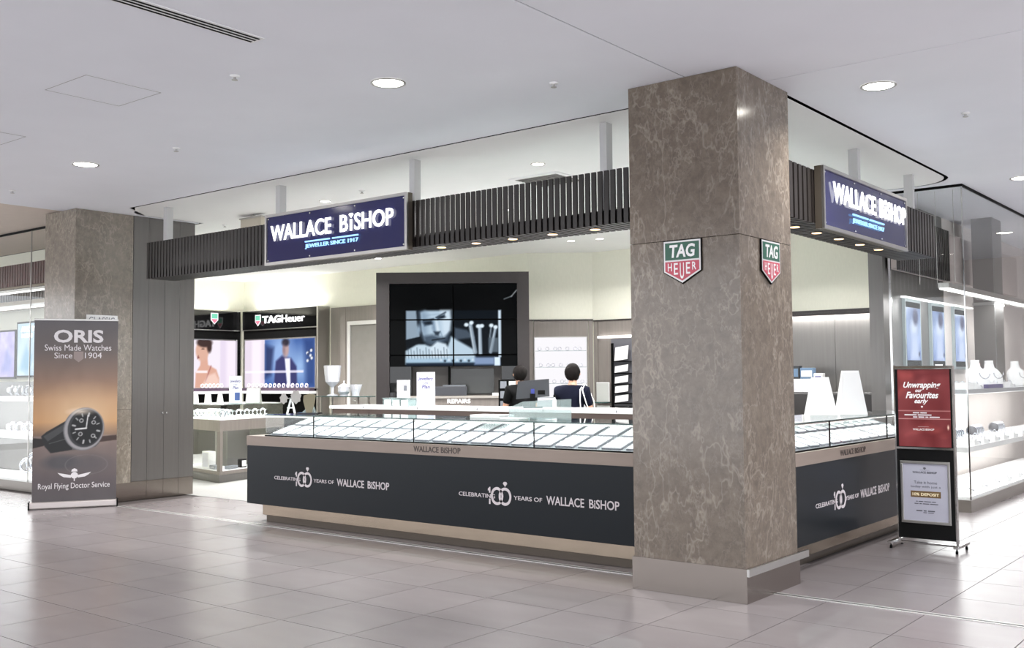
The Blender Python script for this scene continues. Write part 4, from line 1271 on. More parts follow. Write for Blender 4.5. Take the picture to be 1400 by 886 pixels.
def mini_shield(fr, x, z, parent):
    b = prism('shield_mark', [(x - 0.09, z + 0.12), (x - 0.09, z - 0.03), (x, z - 0.12), (x + 0.09, z - 0.03), (x + 0.09, z + 0.12)], 0.011, 0.02, emat('lit_white', (240, 240, 240), 1.2), parent, fr)
    prism('green_field', [(x - 0.075, z + 0.105), (x - 0.075, z + 0.0), (x + 0.075, z + 0.0), (x + 0.075, z + 0.105)], 0.0201, 0.022, emat('lit_green', (120, 200, 170), 1.0), b, fr)
    prism('red_field', [(x - 0.075, z - 0.01), (x - 0.075, z - 0.03), (x, z - 0.10), (x + 0.075, z - 0.03), (x + 0.075, z - 0.01)], 0.0201, 0.022, emat('lit_red', (230, 130, 150), 1.0), b, fr)
mini_shield(fy, -17.90, 2.815, tb)
mc = Canvas(2.28, 1.01, 120, 56, (222, 212, 224))
MX = lambda x: (x - 415) / 525 * 2.28
MY = lambda y: (710 - y) / 350 * 1.01
mc.rect(0, MX(570), 0, 1.01, (216, 204, 218)); mc.rect(MX(470), MX(540), 0, 1.01, (232, 222, 232), 0.05)
mc.rect(MX(570), 2.28, 0, 1.01, (70, 100, 160))
mc.ell(MX(690), MY(480), 0.35, 0.5, (150, 178, 222), 0.2, a=0.9); mc.ell(MX(830), MY(560), 0.25, 0.3, (160, 190, 228), 0.2, a=0.8)
mc.poly([(MX(575), MY(400)), (MX(640), MY(420)), (MX(620), MY(620)), (MX(575), MY(640))], (34, 44, 84), 0.06, 0.8)
mc.poly([(MX(860), MY(360)), (MX(940), MY(360)), (MX(940), MY(700)), (MX(880), MY(700))], (40, 60, 112), 0.08, 0.7)
mc.poly([(MX(655), MY(520)), (MX(700), MY(480)), (MX(770), MY(500)), (MX(810), MY(560)), (MX(815), MY(710)), (MX(640), MY(710))], (56, 58, 104), 0.03)
mc.poly([(MX(722), MY(500)), (MX(762), MY(500)), (MX(766), MY(710)), (MX(742), MY(710))], (226, 226, 240), 0.02)
mc.ell(MX(730), MY(435), 0.10, 0.16, (176, 150, 150), 0.03); mc.ell(MX(728), MY(385), 0.12, 0.08, (48, 44, 56), 0.03)
mc.ell(MX(716), MY(440), 0.04, 0.10, (120, 100, 110), 0.04, a=0.7)
for k in range(10):
    mc.ell(MX(905 + 18 * math.cos(k)), MY(440 + k * 9), 0.035, 0.03, (226, 228, 236) if k % 2 else (60, 70, 100), 0.01)
mc.rect(MX(415), MX(860), MY(604), MY(588), (238, 232, 246), 0.01, 0.85)
mc.build('lit_poster', fy, M_SCREEN, tb, -18.34, 1.385, 0.012)
box('poster_frame', -18.37, -16.03, 1.36, 2.42, -0.019, 0.008, M_ALU, tb, fy)
box('watch_ledge', -18.40, -16.03, 1.26, 1.315, -0.019, 0.20, M_WHITE, tb, fy)
box('cushion_strip', -18.38, -16.05, 1.316, 1.37, 0.02, 0.16, mat('plum_velvet', (72, 56, 74), 0.8), tb, fy)

ta = thing('watch_wall_unit', 'black watch brand wall unit with lit portrait of a woman at the left wall', 'display unit', (-18.6, 13.0, 0))
fx = F2(-18.58)
box('unit_body', 11.3, 13.66, 0.0, 3.03, -0.2, -0.02, M_BLACKM, ta, fx)
box('sign_board', 11.3, 13.66, 2.625, 3.025, -0.019, 0.01, M_BLACK, ta, fx)
box('board_trim', 11.3, 13.66, 2.605, 2.624, -0.019, 0.02, M_ALU, ta, fx)
box('corner_post', 13.60, 13.68, 0.0, 3.03, 0.021, 0.08, M_CHROME, ta, fx)
mini_shield(fx, 13.06, 2.86, ta)
wc_ = Canvas(2.2, 1.01, 110, 54, (226, 218, 228))
WX = lambda x: 1.22 + (x - 40) / 310 * 0.93
WY = lambda y: (710 - y) / 350 * 1.01
wc_.rect(WX(232), 2.2, 0, 1.01, (214, 202, 220)); wc_.rect(WX(285), 2.2, 0, 1.01, (228, 218, 230), 0.05)
wc_.poly([(WX(25), WY(710)), (WX(30), WY(600)), (WX(66), WY(545)), (WX(70), WY(480)), (WX(125), WY(480)), (WX(130), WY(540)), (WX(200), WY(575)), (WX(225), WY(640)), (WX(220), WY(710))], (206, 160, 142), 0.015)
wc_.ell(WX(82), WY(440), 0.16, 0.22, (206, 164, 146), 0.02); wc_.ell(WX(100), WY(378), 0.19, 0.10, (62, 46, 44), 0.02); wc_.ell(WX(140), WY(410), 0.06, 0.12, (62, 46, 44), 0.02)
wc_.poly([(WX(40), WY(500)), (WX(48), WY(470)), (WX(60), WY(490))], (120, 60, 60), 0.01); wc_.ell(WX(88), WY(425), 0.03, 0.012, (50, 36, 34), 0.01)
wc_.line(WX(155), WY(550), WX(110), WY(665), 0.02, (150, 90, 90)); wc_.rect(WX(35), WX(125), WY(600), WY(584), (238, 226, 228), 0.01)
wc_.poly([(WX(70), WY(710)), (WX(130), WY(620)), (WX(190), WY(600)), (WX(220), WY(650)), (WX(220), WY(710))], (232, 206, 196), 0.03, 0.7)
wc_.build('lit_poster', fx, M_SCREEN, ta, 11.42, 1.385, 0.012)
box('poster_frame', 11.4, 13.59, 1.36, 2.42, -0.019, 0.008, M_ALU, ta, fx)
box('watch_ledge', 11.4, 13.35, 1.26, 1.315, -0.019, 0.20, M_WHITE, ta, fx)
box('cushion_strip', 11.42, 13.33, 1.316, 1.37, 0.02, 0.16, mat('plum_velvet', (72, 56, 74), 0.8), ta, fx)
pinkw = mat('pink_white_dial', (232, 222, 230), 0.3)
def ledge_watch(p, fr, label, group):
    b = MB().torus(0.038, 0.014, Fr(p, fr.x, fr.y, fr.z), 12, 6)
    return tag(b.build('wrist_watch', pinkw, None, True), label, 'watch', group)
for k in range(14):
    ledge_watch(fy.p(-18.1 + k * 0.145, 1.371 + 0.052, 0.09), fy, 'small pale watch in the row under the portrait of the man', 'watches under the man portrait')
for k in range(6):
    ledge_watch(fx.p(12.72 + k * 0.095, 1.371 + 0.052, 0.09), fx, 'small pale watch in the row under the portrait of the woman', 'watches under the woman portrait')

# ---- angular island showcase
A_ = Vector((-13.09, 9.318, 0)); dB = Vector((-0.98, 0.19, 0)).normalized(); dC = Vector((-0.26, 0.965, 0)).normalized()
hexo = thing('island_showcase', 'angular grey island showcase with glazed sides near the watch wall', 'showcase', A_)
def ring4(g, l1=1.5, l2=1.6):
    o = A_ + (dB + dC) * g
    return [(o + q) for q in (Vector((0, 0, 0)), dC * (l2 - 2 * g), dC * (l2 - 2 * g) + dB * (l1 - 2 * g), dB * (l1 - 2 * g))]
def hexprism(name, g, z0, z1, m):
    return prism(name, [(v.x, v.y) for v in ring4(g)], z0, z1, m, hexo)
hexprism('plinth', 0.0, 0.005, 0.12, M_PANEL)
hexprism('base_band', 0.012, 0.121, 0.17, M_WOOD)
hexprism('white_deck', 0.03, 0.171, 0.18, M_TRAY)
hexprism('middle_band', 0.0, 0.776, 0.94, M_WOOD)
hexprism('upper_deck', 0.02, 0.9405, 0.95, M_TRAY)
hexprism('glass_top', 0.0, 1.162, 1.172, M_GLASSG)
hexprism('centre_core', 0.52, 0.181, 0.775, M_PANEL)
rg = ring4(0.02)
for k in range(4):
    a, b = rg[k], rg[(k + 1) % 4]
    d = (b - a).normalized()
    f_ = Fr(a, d, (0, 0, 1), d.cross(Vector((0, 0, 1))))
    L_ = (b - a).length
    box('corner_post', -0.015, 0.045, 0.171, 0.775, -0.045, 0.015, M_WOOD, hexo, f_)
    box('lower_pane', 0.05, L_ - 0.05, 0.181, 0.775, -0.006, 0.0, M_GLASS, hexo, f_)
    box('upper_pane', 0.0, L_, 0.951, 1.161, -0.006, 0.0, M_GLASS, hexo, f_)
area('island_led_low', A_ + (dB + dC) * 0.45 + Vector((0, 0, 0.765)), 0.9, 0.9, 4.5, (1, 1, 1))
area('island_led_top', A_ + (dB + dC) * 0.6 + Vector((0, 0, 1.155)), 1.1, 1.1, 6, (1, 1, 1))
def watch_stand(label, group, loc, rot, s=1.0, dark=False):
    t = thing('watch_on_stand', label, 'watch', loc, rot, group)
    f_ = Fr((Matrix.Translation(Vector(loc)) @ Matrix.Rotation(rot, 4, 'Z')) @ Vector((0, 0, 0.062 * s)), Matrix.Rotation(rot, 3, 'Z') @ Vector((0, 1, 0)), (0, 0, 1))
    f_.z = f_.x.cross(f_.y)
    MB().torus(0.042 * s, 0.012 * s, f_, 14, 6, arc=0.86, start=-1.1).build('strap', M_JEWEL, t, True)
    fo = Fr((Matrix.Translation(Vector(loc)) @ Matrix.Rotation(rot, 4, 'Z')) @ Vector((0, -0.046 * s, 0.068 * s)), Matrix.Rotation(rot, 3, 'Z') @ Vector((1, 0, 0)), (0, 0, 1))
    fo.z = Matrix.Rotation(rot, 3, 'Z') @ Vector((0, -1, 0))
    c = MB().lathe([(0.030 * s, 0), (0.032 * s, 0.010 * s), (0.027 * s, 0.014 * s)], 14, fo).build('case', M_JEWEL, t, True)
    MB().lathe([(0.025 * s, 0.0142 * s), (0.025 * s, 0.015 * s)], 14, fo).build('dial', M_BLACK if dark else M_WHITE, c)
    lo = Matrix.Translation(Vector(loc)) @ Matrix.Rotation(rot, 4, 'Z')
    mb = MB()
    for v in ((-0.03, -0.03), (0.03, -0.03), (0.03, 0.03), (-0.03, 0.03)):
        mb.v.append(lo @ Vector((v[0] * s, v[1] * s, 0)))
    for v in ((-0.02, -0.02), (0.02, -0.02), (0.02, 0.02), (-0.02, 0.02)):
        mb.v.append(lo @ Vector((v[0] * s, v[1] * s, 0.012 * s)))
    mb.f += [(0, 3, 2, 1), (4, 5, 6, 7), (0, 1, 5, 4), (1, 2, 6, 5), (2, 3, 7, 6), (3, 0, 4, 7)]
    mb.build('stand', M_WHITE, t)
    return t
rotB = math.atan2(dB.y, dB.x) + math.pi
rotC = math.atan2(dC.y, dC.x)
wp = watch_stand('steel watch on a stand in the left side of the island showcase top', 'watches along the left side of the island', tuple(A_ + dB * 0.14 + dC * 0.14 + Vector((0, 0, 0.951))), rotB, 1.25)
for k in range(1, 7):
    dup(wp, A_ + dB * (0.14 + k * 0.15) + dC * 0.14 + Vector((0, 0, 0.951)), rotB)
wp = watch_stand('steel watch with dark dial in the right side of the island showcase top', 'watches along the right side of the island', tuple(A_ + dC * 0.34 + dB * 0.14 + Vector((0, 0, 0.951))), rotC, 1.25, True)
for k in range(1, 5):
    dup(wp, A_ + dC * (0.34 + k * 0.2) + dB * 0.14 + Vector((0, 0, 0.951)), rotC)
wp = watch_stand('silver watch on a stand at the back of the island showcase top', 'watches at the back of the island', tuple(A_ + dB * 0.4 + dC * 0.42 + Vector((0, 0, 0.951))), rotB, 1.25)
for k in range(1, 6):
    dup(wp, A_ + dB * (0.4 + k * 0.13) + dC * 0.42 + Vector((0, 0, 0.951)), rotB)
def low_box(name, label, cat, c, sx, sy, sz, m, m2, rot):
    t = thing(name, label, cat, c, rot)
    lo = Fr(Vector(c), Matrix.Rotation(rot, 3, 'Z') @ Vector((1, 0, 0)), (0, 0, 1))
    lo.z = Matrix.Rotation(rot, 3, 'Z') @ Vector((0, -1, 0))
    box('case_body', -sx / 2, sx / 2, 0, sz, -sy / 2, sy / 2, m, t, lo, bevel=0.006)
    box('face', -sx / 2 + 0.02, sx / 2 - 0.02, 0.02, sz - 0.02, sy / 2 + 0.0005, sy / 2 + 0.004, m2, t, lo)
    return t
low_box('square_clock', 'square dark-rimmed clock inside the lower right side of the island showcase', 'clock', tuple(A_ + dC * 0.62 + dB * 0.13 + Vector((0, 0, 0.181))), 0.14, 0.07, 0.13, M_BLACKM, M_WHITEM, rotC)
low_box('watch_box', 'white watch box inside the lower left side of the island showcase', 'box', tuple(A_ + dB * 0.62 + dC * 0.15 + Vector((0, 0, 0.181))), 0.24, 0.12, 0.26, M_WHITE, pale, rotB)
low_box('watch_tray', 'flat grey watch tray inside the lower right side of the island showcase', 'tray', tuple(A_ + dC * 0.36 + dB * 0.13 + Vector((0, 0, 0.181))), 0.20, 0.10, 0.05, M_TRAYRIM, M_JEWEL, rotC)
low_box('watch_tray', 'flat grey watch tray inside the lower left side of the island showcase', 'tray', tuple(A_ + dB * 0.36 + dC * 0.13 + Vector((0, 0, 0.181))), 0.20, 0.10, 0.06, M_TRAYRIM, M_JEWEL, rotB)

def wedge(name, label, cat, loc, w, h, d, m, rot, top=0.6, group=None):
    """tapered free-standing display stand: wedge body with a flat face plate"""
    t = thing(name, label, cat, loc, rot, group)
    R3 = Matrix.Rotation(rot, 3, 'Z')
    lo = Fr(Vector(loc), R3 @ Vector((1, 0, 0)), (0, 0, 1)); lo.z = R3 @ Vector((0, -1, 0))
    mb = MB(); tw = w * top
    for x, y, z in ((-w / 2, 0, -d / 2), (w / 2, 0, -d / 2), (w / 2, 0, d / 2), (-w / 2, 0, d / 2), (-tw / 2, h, -0.01), (tw / 2, h, -0.01), (tw / 2, h, 0.01), (-tw / 2, h, 0.01)):
        mb.v.append(lo.p(x, y, z))
    mb.f += [(0, 1, 2, 3), (4, 7, 6, 5), (0, 4, 5, 1), (1, 5, 6, 2), (2, 6, 7, 3), (3, 7, 4, 0)]
    mb.build('stand_body', m, t)
    mb = MB(); a_ = 0.88
    k0, k1 = 0.05, 0.95
    def q(x, f): 
        ww = (w + (tw - w) * f) * 0.5 * a_
        return lo.p(x * ww, h * f, d / 2 + (0.01 - d / 2) * f + 0.002)
    mb.v += [q(-1, k0), q(1, k0), q(1, k1), q(-1, k1)]
    mb.v += [v + lo.z * 0.003 for v in mb.v[:4]]
    mb.f += [(0, 3, 2, 1), (4, 5, 6, 7), (0, 1, 5, 4), (1, 2, 6, 5), (2, 3, 7, 6), (3, 0, 4, 7)]
    mb.build('face_plate', M_WHITEM, t)
    return t
zt_ = 1.173
tgt = lambda u, D: HD * D + RH * ((u - 700) / FPX * D)
for lab, u in (('white display stand on the island, hard by the grey cupboard', 267), ('white tapered display stand on the island, second from the cupboard', 284.5), ('white tapered display stand on the island, third from the cupboard', 301)):
    p = tgt(u, 16.55 if u < 275 else (16.15 if u < 290 else 15.9))
    wedge('display_stand', lab, 'stand', (p.x, p.y, zt_), 0.10, 0.16, 0.07, M_WHITE, YAW, 0.6 if u > 290 else 0.85)

def leaflet(label, loc, w, h, rot, small=False):
    t = thing('care_plan_leaflet', label, 'leaflet', loc, rot)
    R3 = Matrix.Rotation(rot, 3, 'Z')
    lo = Fr(Vector(loc), R3 @ Vector((1, 0, 0)), (0, 0, 1)); lo.z = R3 @ Vector((0, -1, 0))
    box('holder_foot', -w / 2, w / 2, 0, 0.006, -0.05, 0.05, M_FROST, t, lo)
    box('card', -w / 2, w / 2, 0.006, h, -0.004, 0.004, mat('leaflet_card', (226, 226, 236), 0.4), t, lo)
    ink = mat('violet_ink', (86, 84, 150), 0.5)
    text('lettering', 'Jewellery', lo, -w * 0.42, w * 0.42, h * 0.74, h * 0.86, ink, t, 0.0045, 0.001, 0.012, 0.15)
    text('lettering', 'CARE', lo, -w * 0.15, w * 0.15, h * 0.66, h * 0.70, ink, t, 0.0045, 0.001)
    text('lettering', 'Plan', lo, -w * 0.2, w * 0.24, h * 0.52, h * 0.63, ink, t, 0.0045, 0.001, 0.012, 0.15)
    if small:
        box('photo', -w * 0.05, w * 0.35, h * 0.12, h * 0.40, 0.0045, 0.0055, mat('photo_blue', (70, 92, 150), 0.4), t, lo)
    else:
        prism('photo', [(w * 0.1, h * 0.08), (w * 0.45, h * 0.08), (w * 0.45, h * 0.45), (w * 0.25, h * 0.45)], 0.0045, 0.0055, mat('photo_pale', (196, 204, 226), 0.4), t, lo)
    return t
p = tgt(322, 16.25)
leaflet('tall leaflet stand on the island showcase under the portraits', (p.x, p.y, zt_), 0.20, 0.44, YAW, True)
p = tgt(347, 16.65)
wedge('plaque_stand', 'sloping silver plaque on the island showcase beside the leaflet', 'plaque', (p.x, p.y, zt_), 0.24, 0.25, 0.14, mat('silver_plaque', (150, 152, 146), 0.4, 0.3), YAW, 0.92)

# ================================================================== INSIDE THE COUNTER RING
ic = thing('inner_counter', 'low inner service counter with a lit white top behind the long counter', 'counter', (-7.6, 9.3, 0))
box('plinth', -10.1, -5.3, 9.08, 9.55, 0.005, 0.12, M_PANEL, ic)
box('timber_body', -10.2, -5.2, 9.0, 9.6, 0.121, 1.165, mat('brown_timber', (112, 96, 88), 0.45, var=0.1, scale=12, stretch=(0.1, 1, 1)), ic)
box('white_top', -10.24, -5.16, 8.97, 9.63, 1.166, 1.205, M_WHITE, ic, bevel=0.004)
for k in range(5):
    x = -9.6 + k * 0.95
    box('top_joint', x, x + 0.012, 8.9685, 9.632, 1.18, 1.2065, M_TRAYRIM, ic)
ZI = 1.206
# card boxes and a clear tray
def card_stack(label, x, y, z):
    t = thing('card_display_block', label, 'display', (x, y, z))
    f_ = F1(y)
    box('block', x - 0.09, x + 0.09, z, z + 0.22, -0.05, 0.0, M_WHITE, t, f_)
    for a, b, c, d, m in ((-0.085, 0.085, 0.16, 0.215, pale), (-0.085, 0.02, 0.08, 0.15, M_WHITEM), (0.03, 0.085, 0.09, 0.15, M_TRAYRIM), (-0.085, -0.01, 0.005, 0.07, pale), (0.0, 0.085, 0.005, 0.07, M_WHITEM)):
        box('card', x + a, x + b, z + c, z + d, 0.001, 0.004, m, t, f_)
    return t
tr = thing('clear_card_tray', 'clear acrylic tray of white cards under the small card block', 'tray', (-9.1, 9.15, ZI))
box('tray_base', -9.33, -8.88, 9.06, 9.22, ZI, ZI + 0.008, M_FROST, tr)
for a in (-9.33, -9.184, -9.034, -8.888):
    box('divider', a, a + 0.008, 9.06, 9.22, ZI + 0.009, ZI + 0.095, M_FROST, tr)
for k in range(3):
    box('card_pile', -9.316 + k * 0.148, -9.198 + k * 0.148, 9.07, 9.21, ZI + 0.009, ZI + 0.08, M_WHITE, tr)
box('lid', -9.34, -8.87, 9.05, 9.23, ZI + 0.096, ZI + 0.104, M_FROST, tr)
card_stack('small white card block standing on the clear tray', -9.03, 9.10, ZI + 0.105)
leaflet('tall leaflet stand on the inner counter in front of the video wall', (-8.625, 9.1, ZI + 0.001), 0.30, 0.42, 0.0)
# monitor seen from behind
mo = thing('computer_monitor', 'black computer monitor seen from behind on the inner counter', 'monitor', (-7.1, 9.25, ZI), YAW)
fm = Fr(Vector((-7.1, 9.25, ZI)), RH, (0, 0, 1), -HD)
MB().prism([(-0.19, 0.10), (0.19, 0.13), (0.185, 0.325), (-0.165, 0.30)], -0.02, 0.012, fm).build('back_shell', mat('monitor_grey', (44, 46, 50), 0.3), mo)
MB().prism([(-0.192, 0.098), (0.192, 0.128), (0.188, 0.328), (-0.168, 0.303)], -0.028, -0.0205, fm).build('bezel', M_BLACK, mo)
box('stand_neck', -0.03, 0.03, 0.012, 0.16, 0.0125, 0.035, M_BLACKM, mo, fm)
box('stand_foot', -0.11, 0.11, 0.0, 0.012, -0.07, 0.09, M_BLACKM, mo, fm)
box('port_panel', 0.06, 0.14, 0.15, 0.20, 0.0125, 0.016, M_BLACKM, mo, fm)
box('blue_tag', -0.02, 0.02, 0.161, 0.215, 0.0125, 0.02, mat('blue_tag', (40, 50, 120), 0.4), mo, fm)
# cards, papers and a small white bottle
bo = thing('small_bottle', 'small white bottle on the inner counter right of the monitor', 'bottle', (-6.7, 9.2, ZI))
MB().lathe([(0.022, ZI), (0.024, ZI + 0.01), (0.024, ZI + 0.09), (0.010, ZI + 0.11), (0.010, ZI + 0.125)], 12, W, -6.72, 9.15).build('body', M_WHITE, bo, True)
MB().lathe([(0.013, ZI + 0.126), (0.013, ZI + 0.15)], 10, W, -6.72, 9.15).build('cap', M_BLACKM, bo)
for lab, x, y, z, w, d in (('white paper pile on the glass top of the long counter', -6.25, 7.5, GZ + 0.001, 0.36, 0.22), ('single white sheet on the glass top left of the frosted panel', -5.86, 7.36, GZ + 0.001, 0.22, 0.16)):
    t = thing('paper_pile', lab, 'paper', (x, y, z))
    for k in range(5 if w > 0.3 else 2):
        o_ = 0.004 * ((k * 5) % 3)
        box('sheet', x - w / 2 + o_, x + w / 2 + o_, y - d / 2 - o_, y + d / 2 - o_, z + k * 0.006, z + k * 0.006 + 0.005, M_WHITE, t)
fp = thing('frosted_screen', 'frosted two-leaf acrylic screen on the long counter in front of the monitor', 'screen', (-5.5, 7.42, GZ))
ff = F1(7.42)
prism('leaf', [(-5.97, GZ + 0.001), (-5.66, GZ + 0.001), (-5.66, GZ + 0.165), (-5.80, GZ + 0.16), (-5.97, GZ + 0.10)], 0.0, 0.006, M_FROST, fp, ff)
prism('leaf', [(-5.655, GZ + 0.001), (-5.265, GZ + 0.001), (-5.265, GZ + 0.185), (-5.655, GZ + 0.168)], 0.0, 0.006, M_FROST, fp, ff)
box('foot', -5.70, -5.60, GZ + 0.0005, GZ + 0.008, -0.06, -0.001, M_FROST, fp, ff)

# ornaments on the left end of the long counter
def ornament(label, loc, rot, m):
    t = thing('award_plaque', label, 'ornament', loc, rot)
    R3 = Matrix.Rotation(rot, 3, 'Z'); lo = Fr(Vector(loc), R3 @ Vector((1, 0, 0)), (0, 0, 1)); lo.z = R3 @ Vector((0, -1, 0))
    MB().prism([(-0.14, 0), (0.14, 0), (0.12, 0.012), (-0.12, 0.012)], -0.06, 0.06, lo).build('base', M_BLACK, t)
    prism('support_wedge', [(-0.075, 0.0121), (0.075, 0.0121), (0.045, 0.09), (0.01, 0.09)], -0.03, 0.02, M_FROST, t, lo)
    prism('plaque', [(-0.02, 0.0121), (0.045, 0.0121), (0.075, 0.12), (0.085, 0.205), (0.02, 0.22), (-0.05, 0.20), (-0.055, 0.14)], 0.0205, 0.032, m, t, lo)
    return t
brz = mat('bronze_plaque', (112, 104, 84), 0.35, 0.4)
ornament('bronze plaque on a black foot at the left end of the long counter', (-8.80, 7.42, GZ + 0.001), 0.5, brz)
ea = thing('easel_display', 'white A-shaped easel holding two silver leaf discs on the long counter', 'display', (-9.0, 7.35, GZ + 0.001))
fe = Fr(Vector((-8.985, 7.32, GZ + 0.001)), RH, (0, 0, 1), -HD)
leg = MB(); leg.prism([(-0.052, 0), (-0.030, 0), (0.010, 0.165), (-0.010, 0.165)], -0.006, 0.006, fe); leg.build('leg', M_WHITE, ea)
leg = MB(); leg.prism([(0.030, 0), (0.052, 0), (0.014, 0.165), (-0.004, 0.165)], -0.020, -0.0065, fe); leg.build('leg', M_WHITE, ea)
box('cross_bar', -0.04, 0.04, 0.058, 0.072, 0.0065, 0.014, M_WHITE, ea, fe)
leafm = mat('silver_leaf', (168, 164, 160), 0.35, 0.6, bump=0.5, bscale=120)
for cx_, cy_, r_ in ((-0.075, 0.165, 0.045), (0.06, 0.185, 0.06)):
    pts = [(cx_ + r_ * (1 + 0.12 * math.sin(7 * a)) * math.cos(a) * 0.9, cy_ + r_ * (1 + 0.12 * math.sin(7 * a)) * math.sin(a) * 1.2) for a in [2 * math.pi * k / 28 for k in range(28)]]
    prism('leaf_disc', pts, -0.004, 0.004, leafm, ea, Fr(fe.p(0, 0, 0.022), fe.x, fe.y, fe.z))
MB().tube([fe.p(-0.075, 0.16, 0.016), fe.p(0.06, 0.18, 0.016)], 0.006).build('hanger_rod', M_CHROME, ea)

# crystal on its own glass shelf stand
cs = thing('glass_shelf_stand', 'slim stand with a dark-edged glass shelf for crystal, near the door', 'stand', (-10.85, 9.75, 0))
box('shelf', -11.30, -10.36, 9.62, 9.92, 1.300, 1.312, M_GEDGE, cs)
for x in (-11.22, -10.46):
    for y in (9.66, 9.86):
        box('leg', x, x + 0.025, y, y + 0.025, 0.005, 1.2995, M_ALU, cs)
crys = mat('cut_crystal', (214, 216, 222), 0.08, 0.25, bump=0.6, bscale=60)
def crystal(name, label, prof, x, y):
    t = thing(name, label, 'crystal', (x, y, 1.313))
    MB().lathe([(r, 1.313 + z) for r, z in prof[0]], 14, W, x, y).build('bowl', crys, t)
    MB().lathe([(r, 1.313 + z) for r, z in prof[1]], 14, W, x, y).build('foot', crys, t)
crystal('crystal_goblet', 'tall cut crystal goblet vase on the glass shelf', ([(0.03, 0.13), (0.10, 0.20), (0.115, 0.32), (0.125, 0.43), (0.118, 0.43), (0.10, 0.30), (0.02, 0.16)], [(0.08, 0.0), (0.075, 0.015), (0.022, 0.03), (0.022, 0.1295)]), -11.08, 9.77)
crystal('crystal_jar', 'crystal jar with pointed lid in the middle of the glass shelf', ([(0.05, 0.012), (0.085, 0.06), (0.08, 0.12), (0.09, 0.125), (0.05, 0.16), (0.012, 0.175), (0.012, 0.205), (0.004, 0.215)], [(0.06, 0.0), (0.06, 0.0118)]), -10.84, 9.77)
crystal('crystal_bowl', 'small flared crystal cup at the right of the glass shelf', ([(0.05, 0.012), (0.06, 0.06), (0.095, 0.16), (0.088, 0.16), (0.05, 0.06), (0.03, 0.02)], [(0.055, 0.0), (0.055, 0.0118)]), -10.60, 9.77)

# stands on the side counter
q_ = math.pi / 2
wedge('display_stand', 'wide white display stand on the side counter by the column', 'stand', (-3.80, 9.44, GZ + 0.001), 0.26, 0.36, 0.20, M_WHITE, YAW, 0.62)
wedge('display_stand', 'tallest white display stand on the side counter', 'stand', (-3.62, 9.74, GZ + 0.001), 0.26, 0.42, 0.18, M_WHITE, YAW, 0.62)
wedge('easel_card', 'narrow black and blue easel card on the side counter beside the white stands', 'card', (-3.66, 10.02, GZ + 0.001), 0.10, 0.28, 0.16, mat('easel_black', (30, 34, 40), 0.3), YAW + 0.5, 0.75)
sb = thing('perfume_bottle', 'small pale bottle on the side counter beside the easel card', 'bottle', (-3.72, 10.25, GZ + 0.001))
zz = GZ + 0.001
MB().lathe([(0.035, zz), (0.035, zz + 0.07), (0.012, zz + 0.10), (0.012, zz + 0.11)], 14, W, -3.72, 10.28).build('body', M_FROST, sb, True)
MB().lathe([(0.016, zz + 0.111), (0.016, zz + 0.145)], 12, W, -3.72, 10.28).build('cap', pale, sb)

# ---- padded banquette and boxes along the right back wall
so = thing('padded_banquette', 'long dark padded banquette against the metal wall', 'bench', (-5.5, 13.9, 0))
leath = mat('dark_leather', (44, 42, 42), 0.38, bump=0.15, bscale=60)
box('base', -7.0, -4.35, 13.55, 14.3, 0.005, 0.42, M_BLACKM, so)
for k in range(6):
    x = -7.0 + k * 0.44
    box('back_cushion', x + 0.006, x + 0.434, 13.95, 14.15, 0.60, 1.315, leath, so, bevel=0.03)
    box('seat_cushion', x + 0.006, x + 0.434, 13.5, 14.15, 0.425, 0.595, leath, so, bevel=0.03)
box('back_ledge', -7.0, -4.35, 14.155, 14.32, 0.425, 1.305, M_PANEL, so)
def carton(label, x0, x1, z0, z1, y, m, m2):
    t = thing('gift_box', label, 'box', ((x0 + x1) / 2, y, z0))
    box('carton', x0, x1, y, y + 0.10, z0, z1, m, t, bevel=0.004)
    box('front_label', x0 + 0.02, x1 - 0.02, y - 0.003, y - 0.0005, z0 + 0.03, z1 - 0.04, m2, t)
    return t
blu = mat('steel_blue', (92, 116, 142), 0.4); dbl = mat('deep_blue', (62, 60, 124), 0.4); chb = mat('charcoal_box', (40, 42, 46), 0.4)
carton('white gift box on the banquette ledge next to the column', -6.16, -5.96, 1.306, 1.50, 14.16, M_WHITE, pale)
carton('second white gift box on the banquette ledge', -5.955, -5.80, 1.306, 1.50, 14.165, M_WHITEM, pale)
carton('dark blue and white gift box at the right of the ledge', -5.79, -5.66, 1.306, 1.58, 14.155, M_WHITE, dbl)
carton('steel blue gift box lying on top of the white boxes', -6.0, -5.80, 1.5015, 1.66, 14.17, blu, M_WHITEM)
carton('charcoal gift box stacked highest next to the column', -6.16, -6.005, 1.5015, 1.69, 14.16, chb, blu)
cn = thing('framed_card', 'small framed white card propped on the back wall beside the leaflet rack', 'card', (-9.62, YR - 0.15, 1.15))
box('wall_shelf', -9.86, -9.56, YR - 0.32, YR - 0.058, 1.11, 1.13, M_GEDGE, cn)
box('card', -9.80, -9.56, YR - 0.14, YR - 0.13, 1.131, 1.45, mat('card_grey', (190, 192, 188), 0.4), cn)
box('card_edge', -9.81, -9.55, YR - 0.128, YR - 0.12, 1.131, 1.46, M_WHITE, cn)

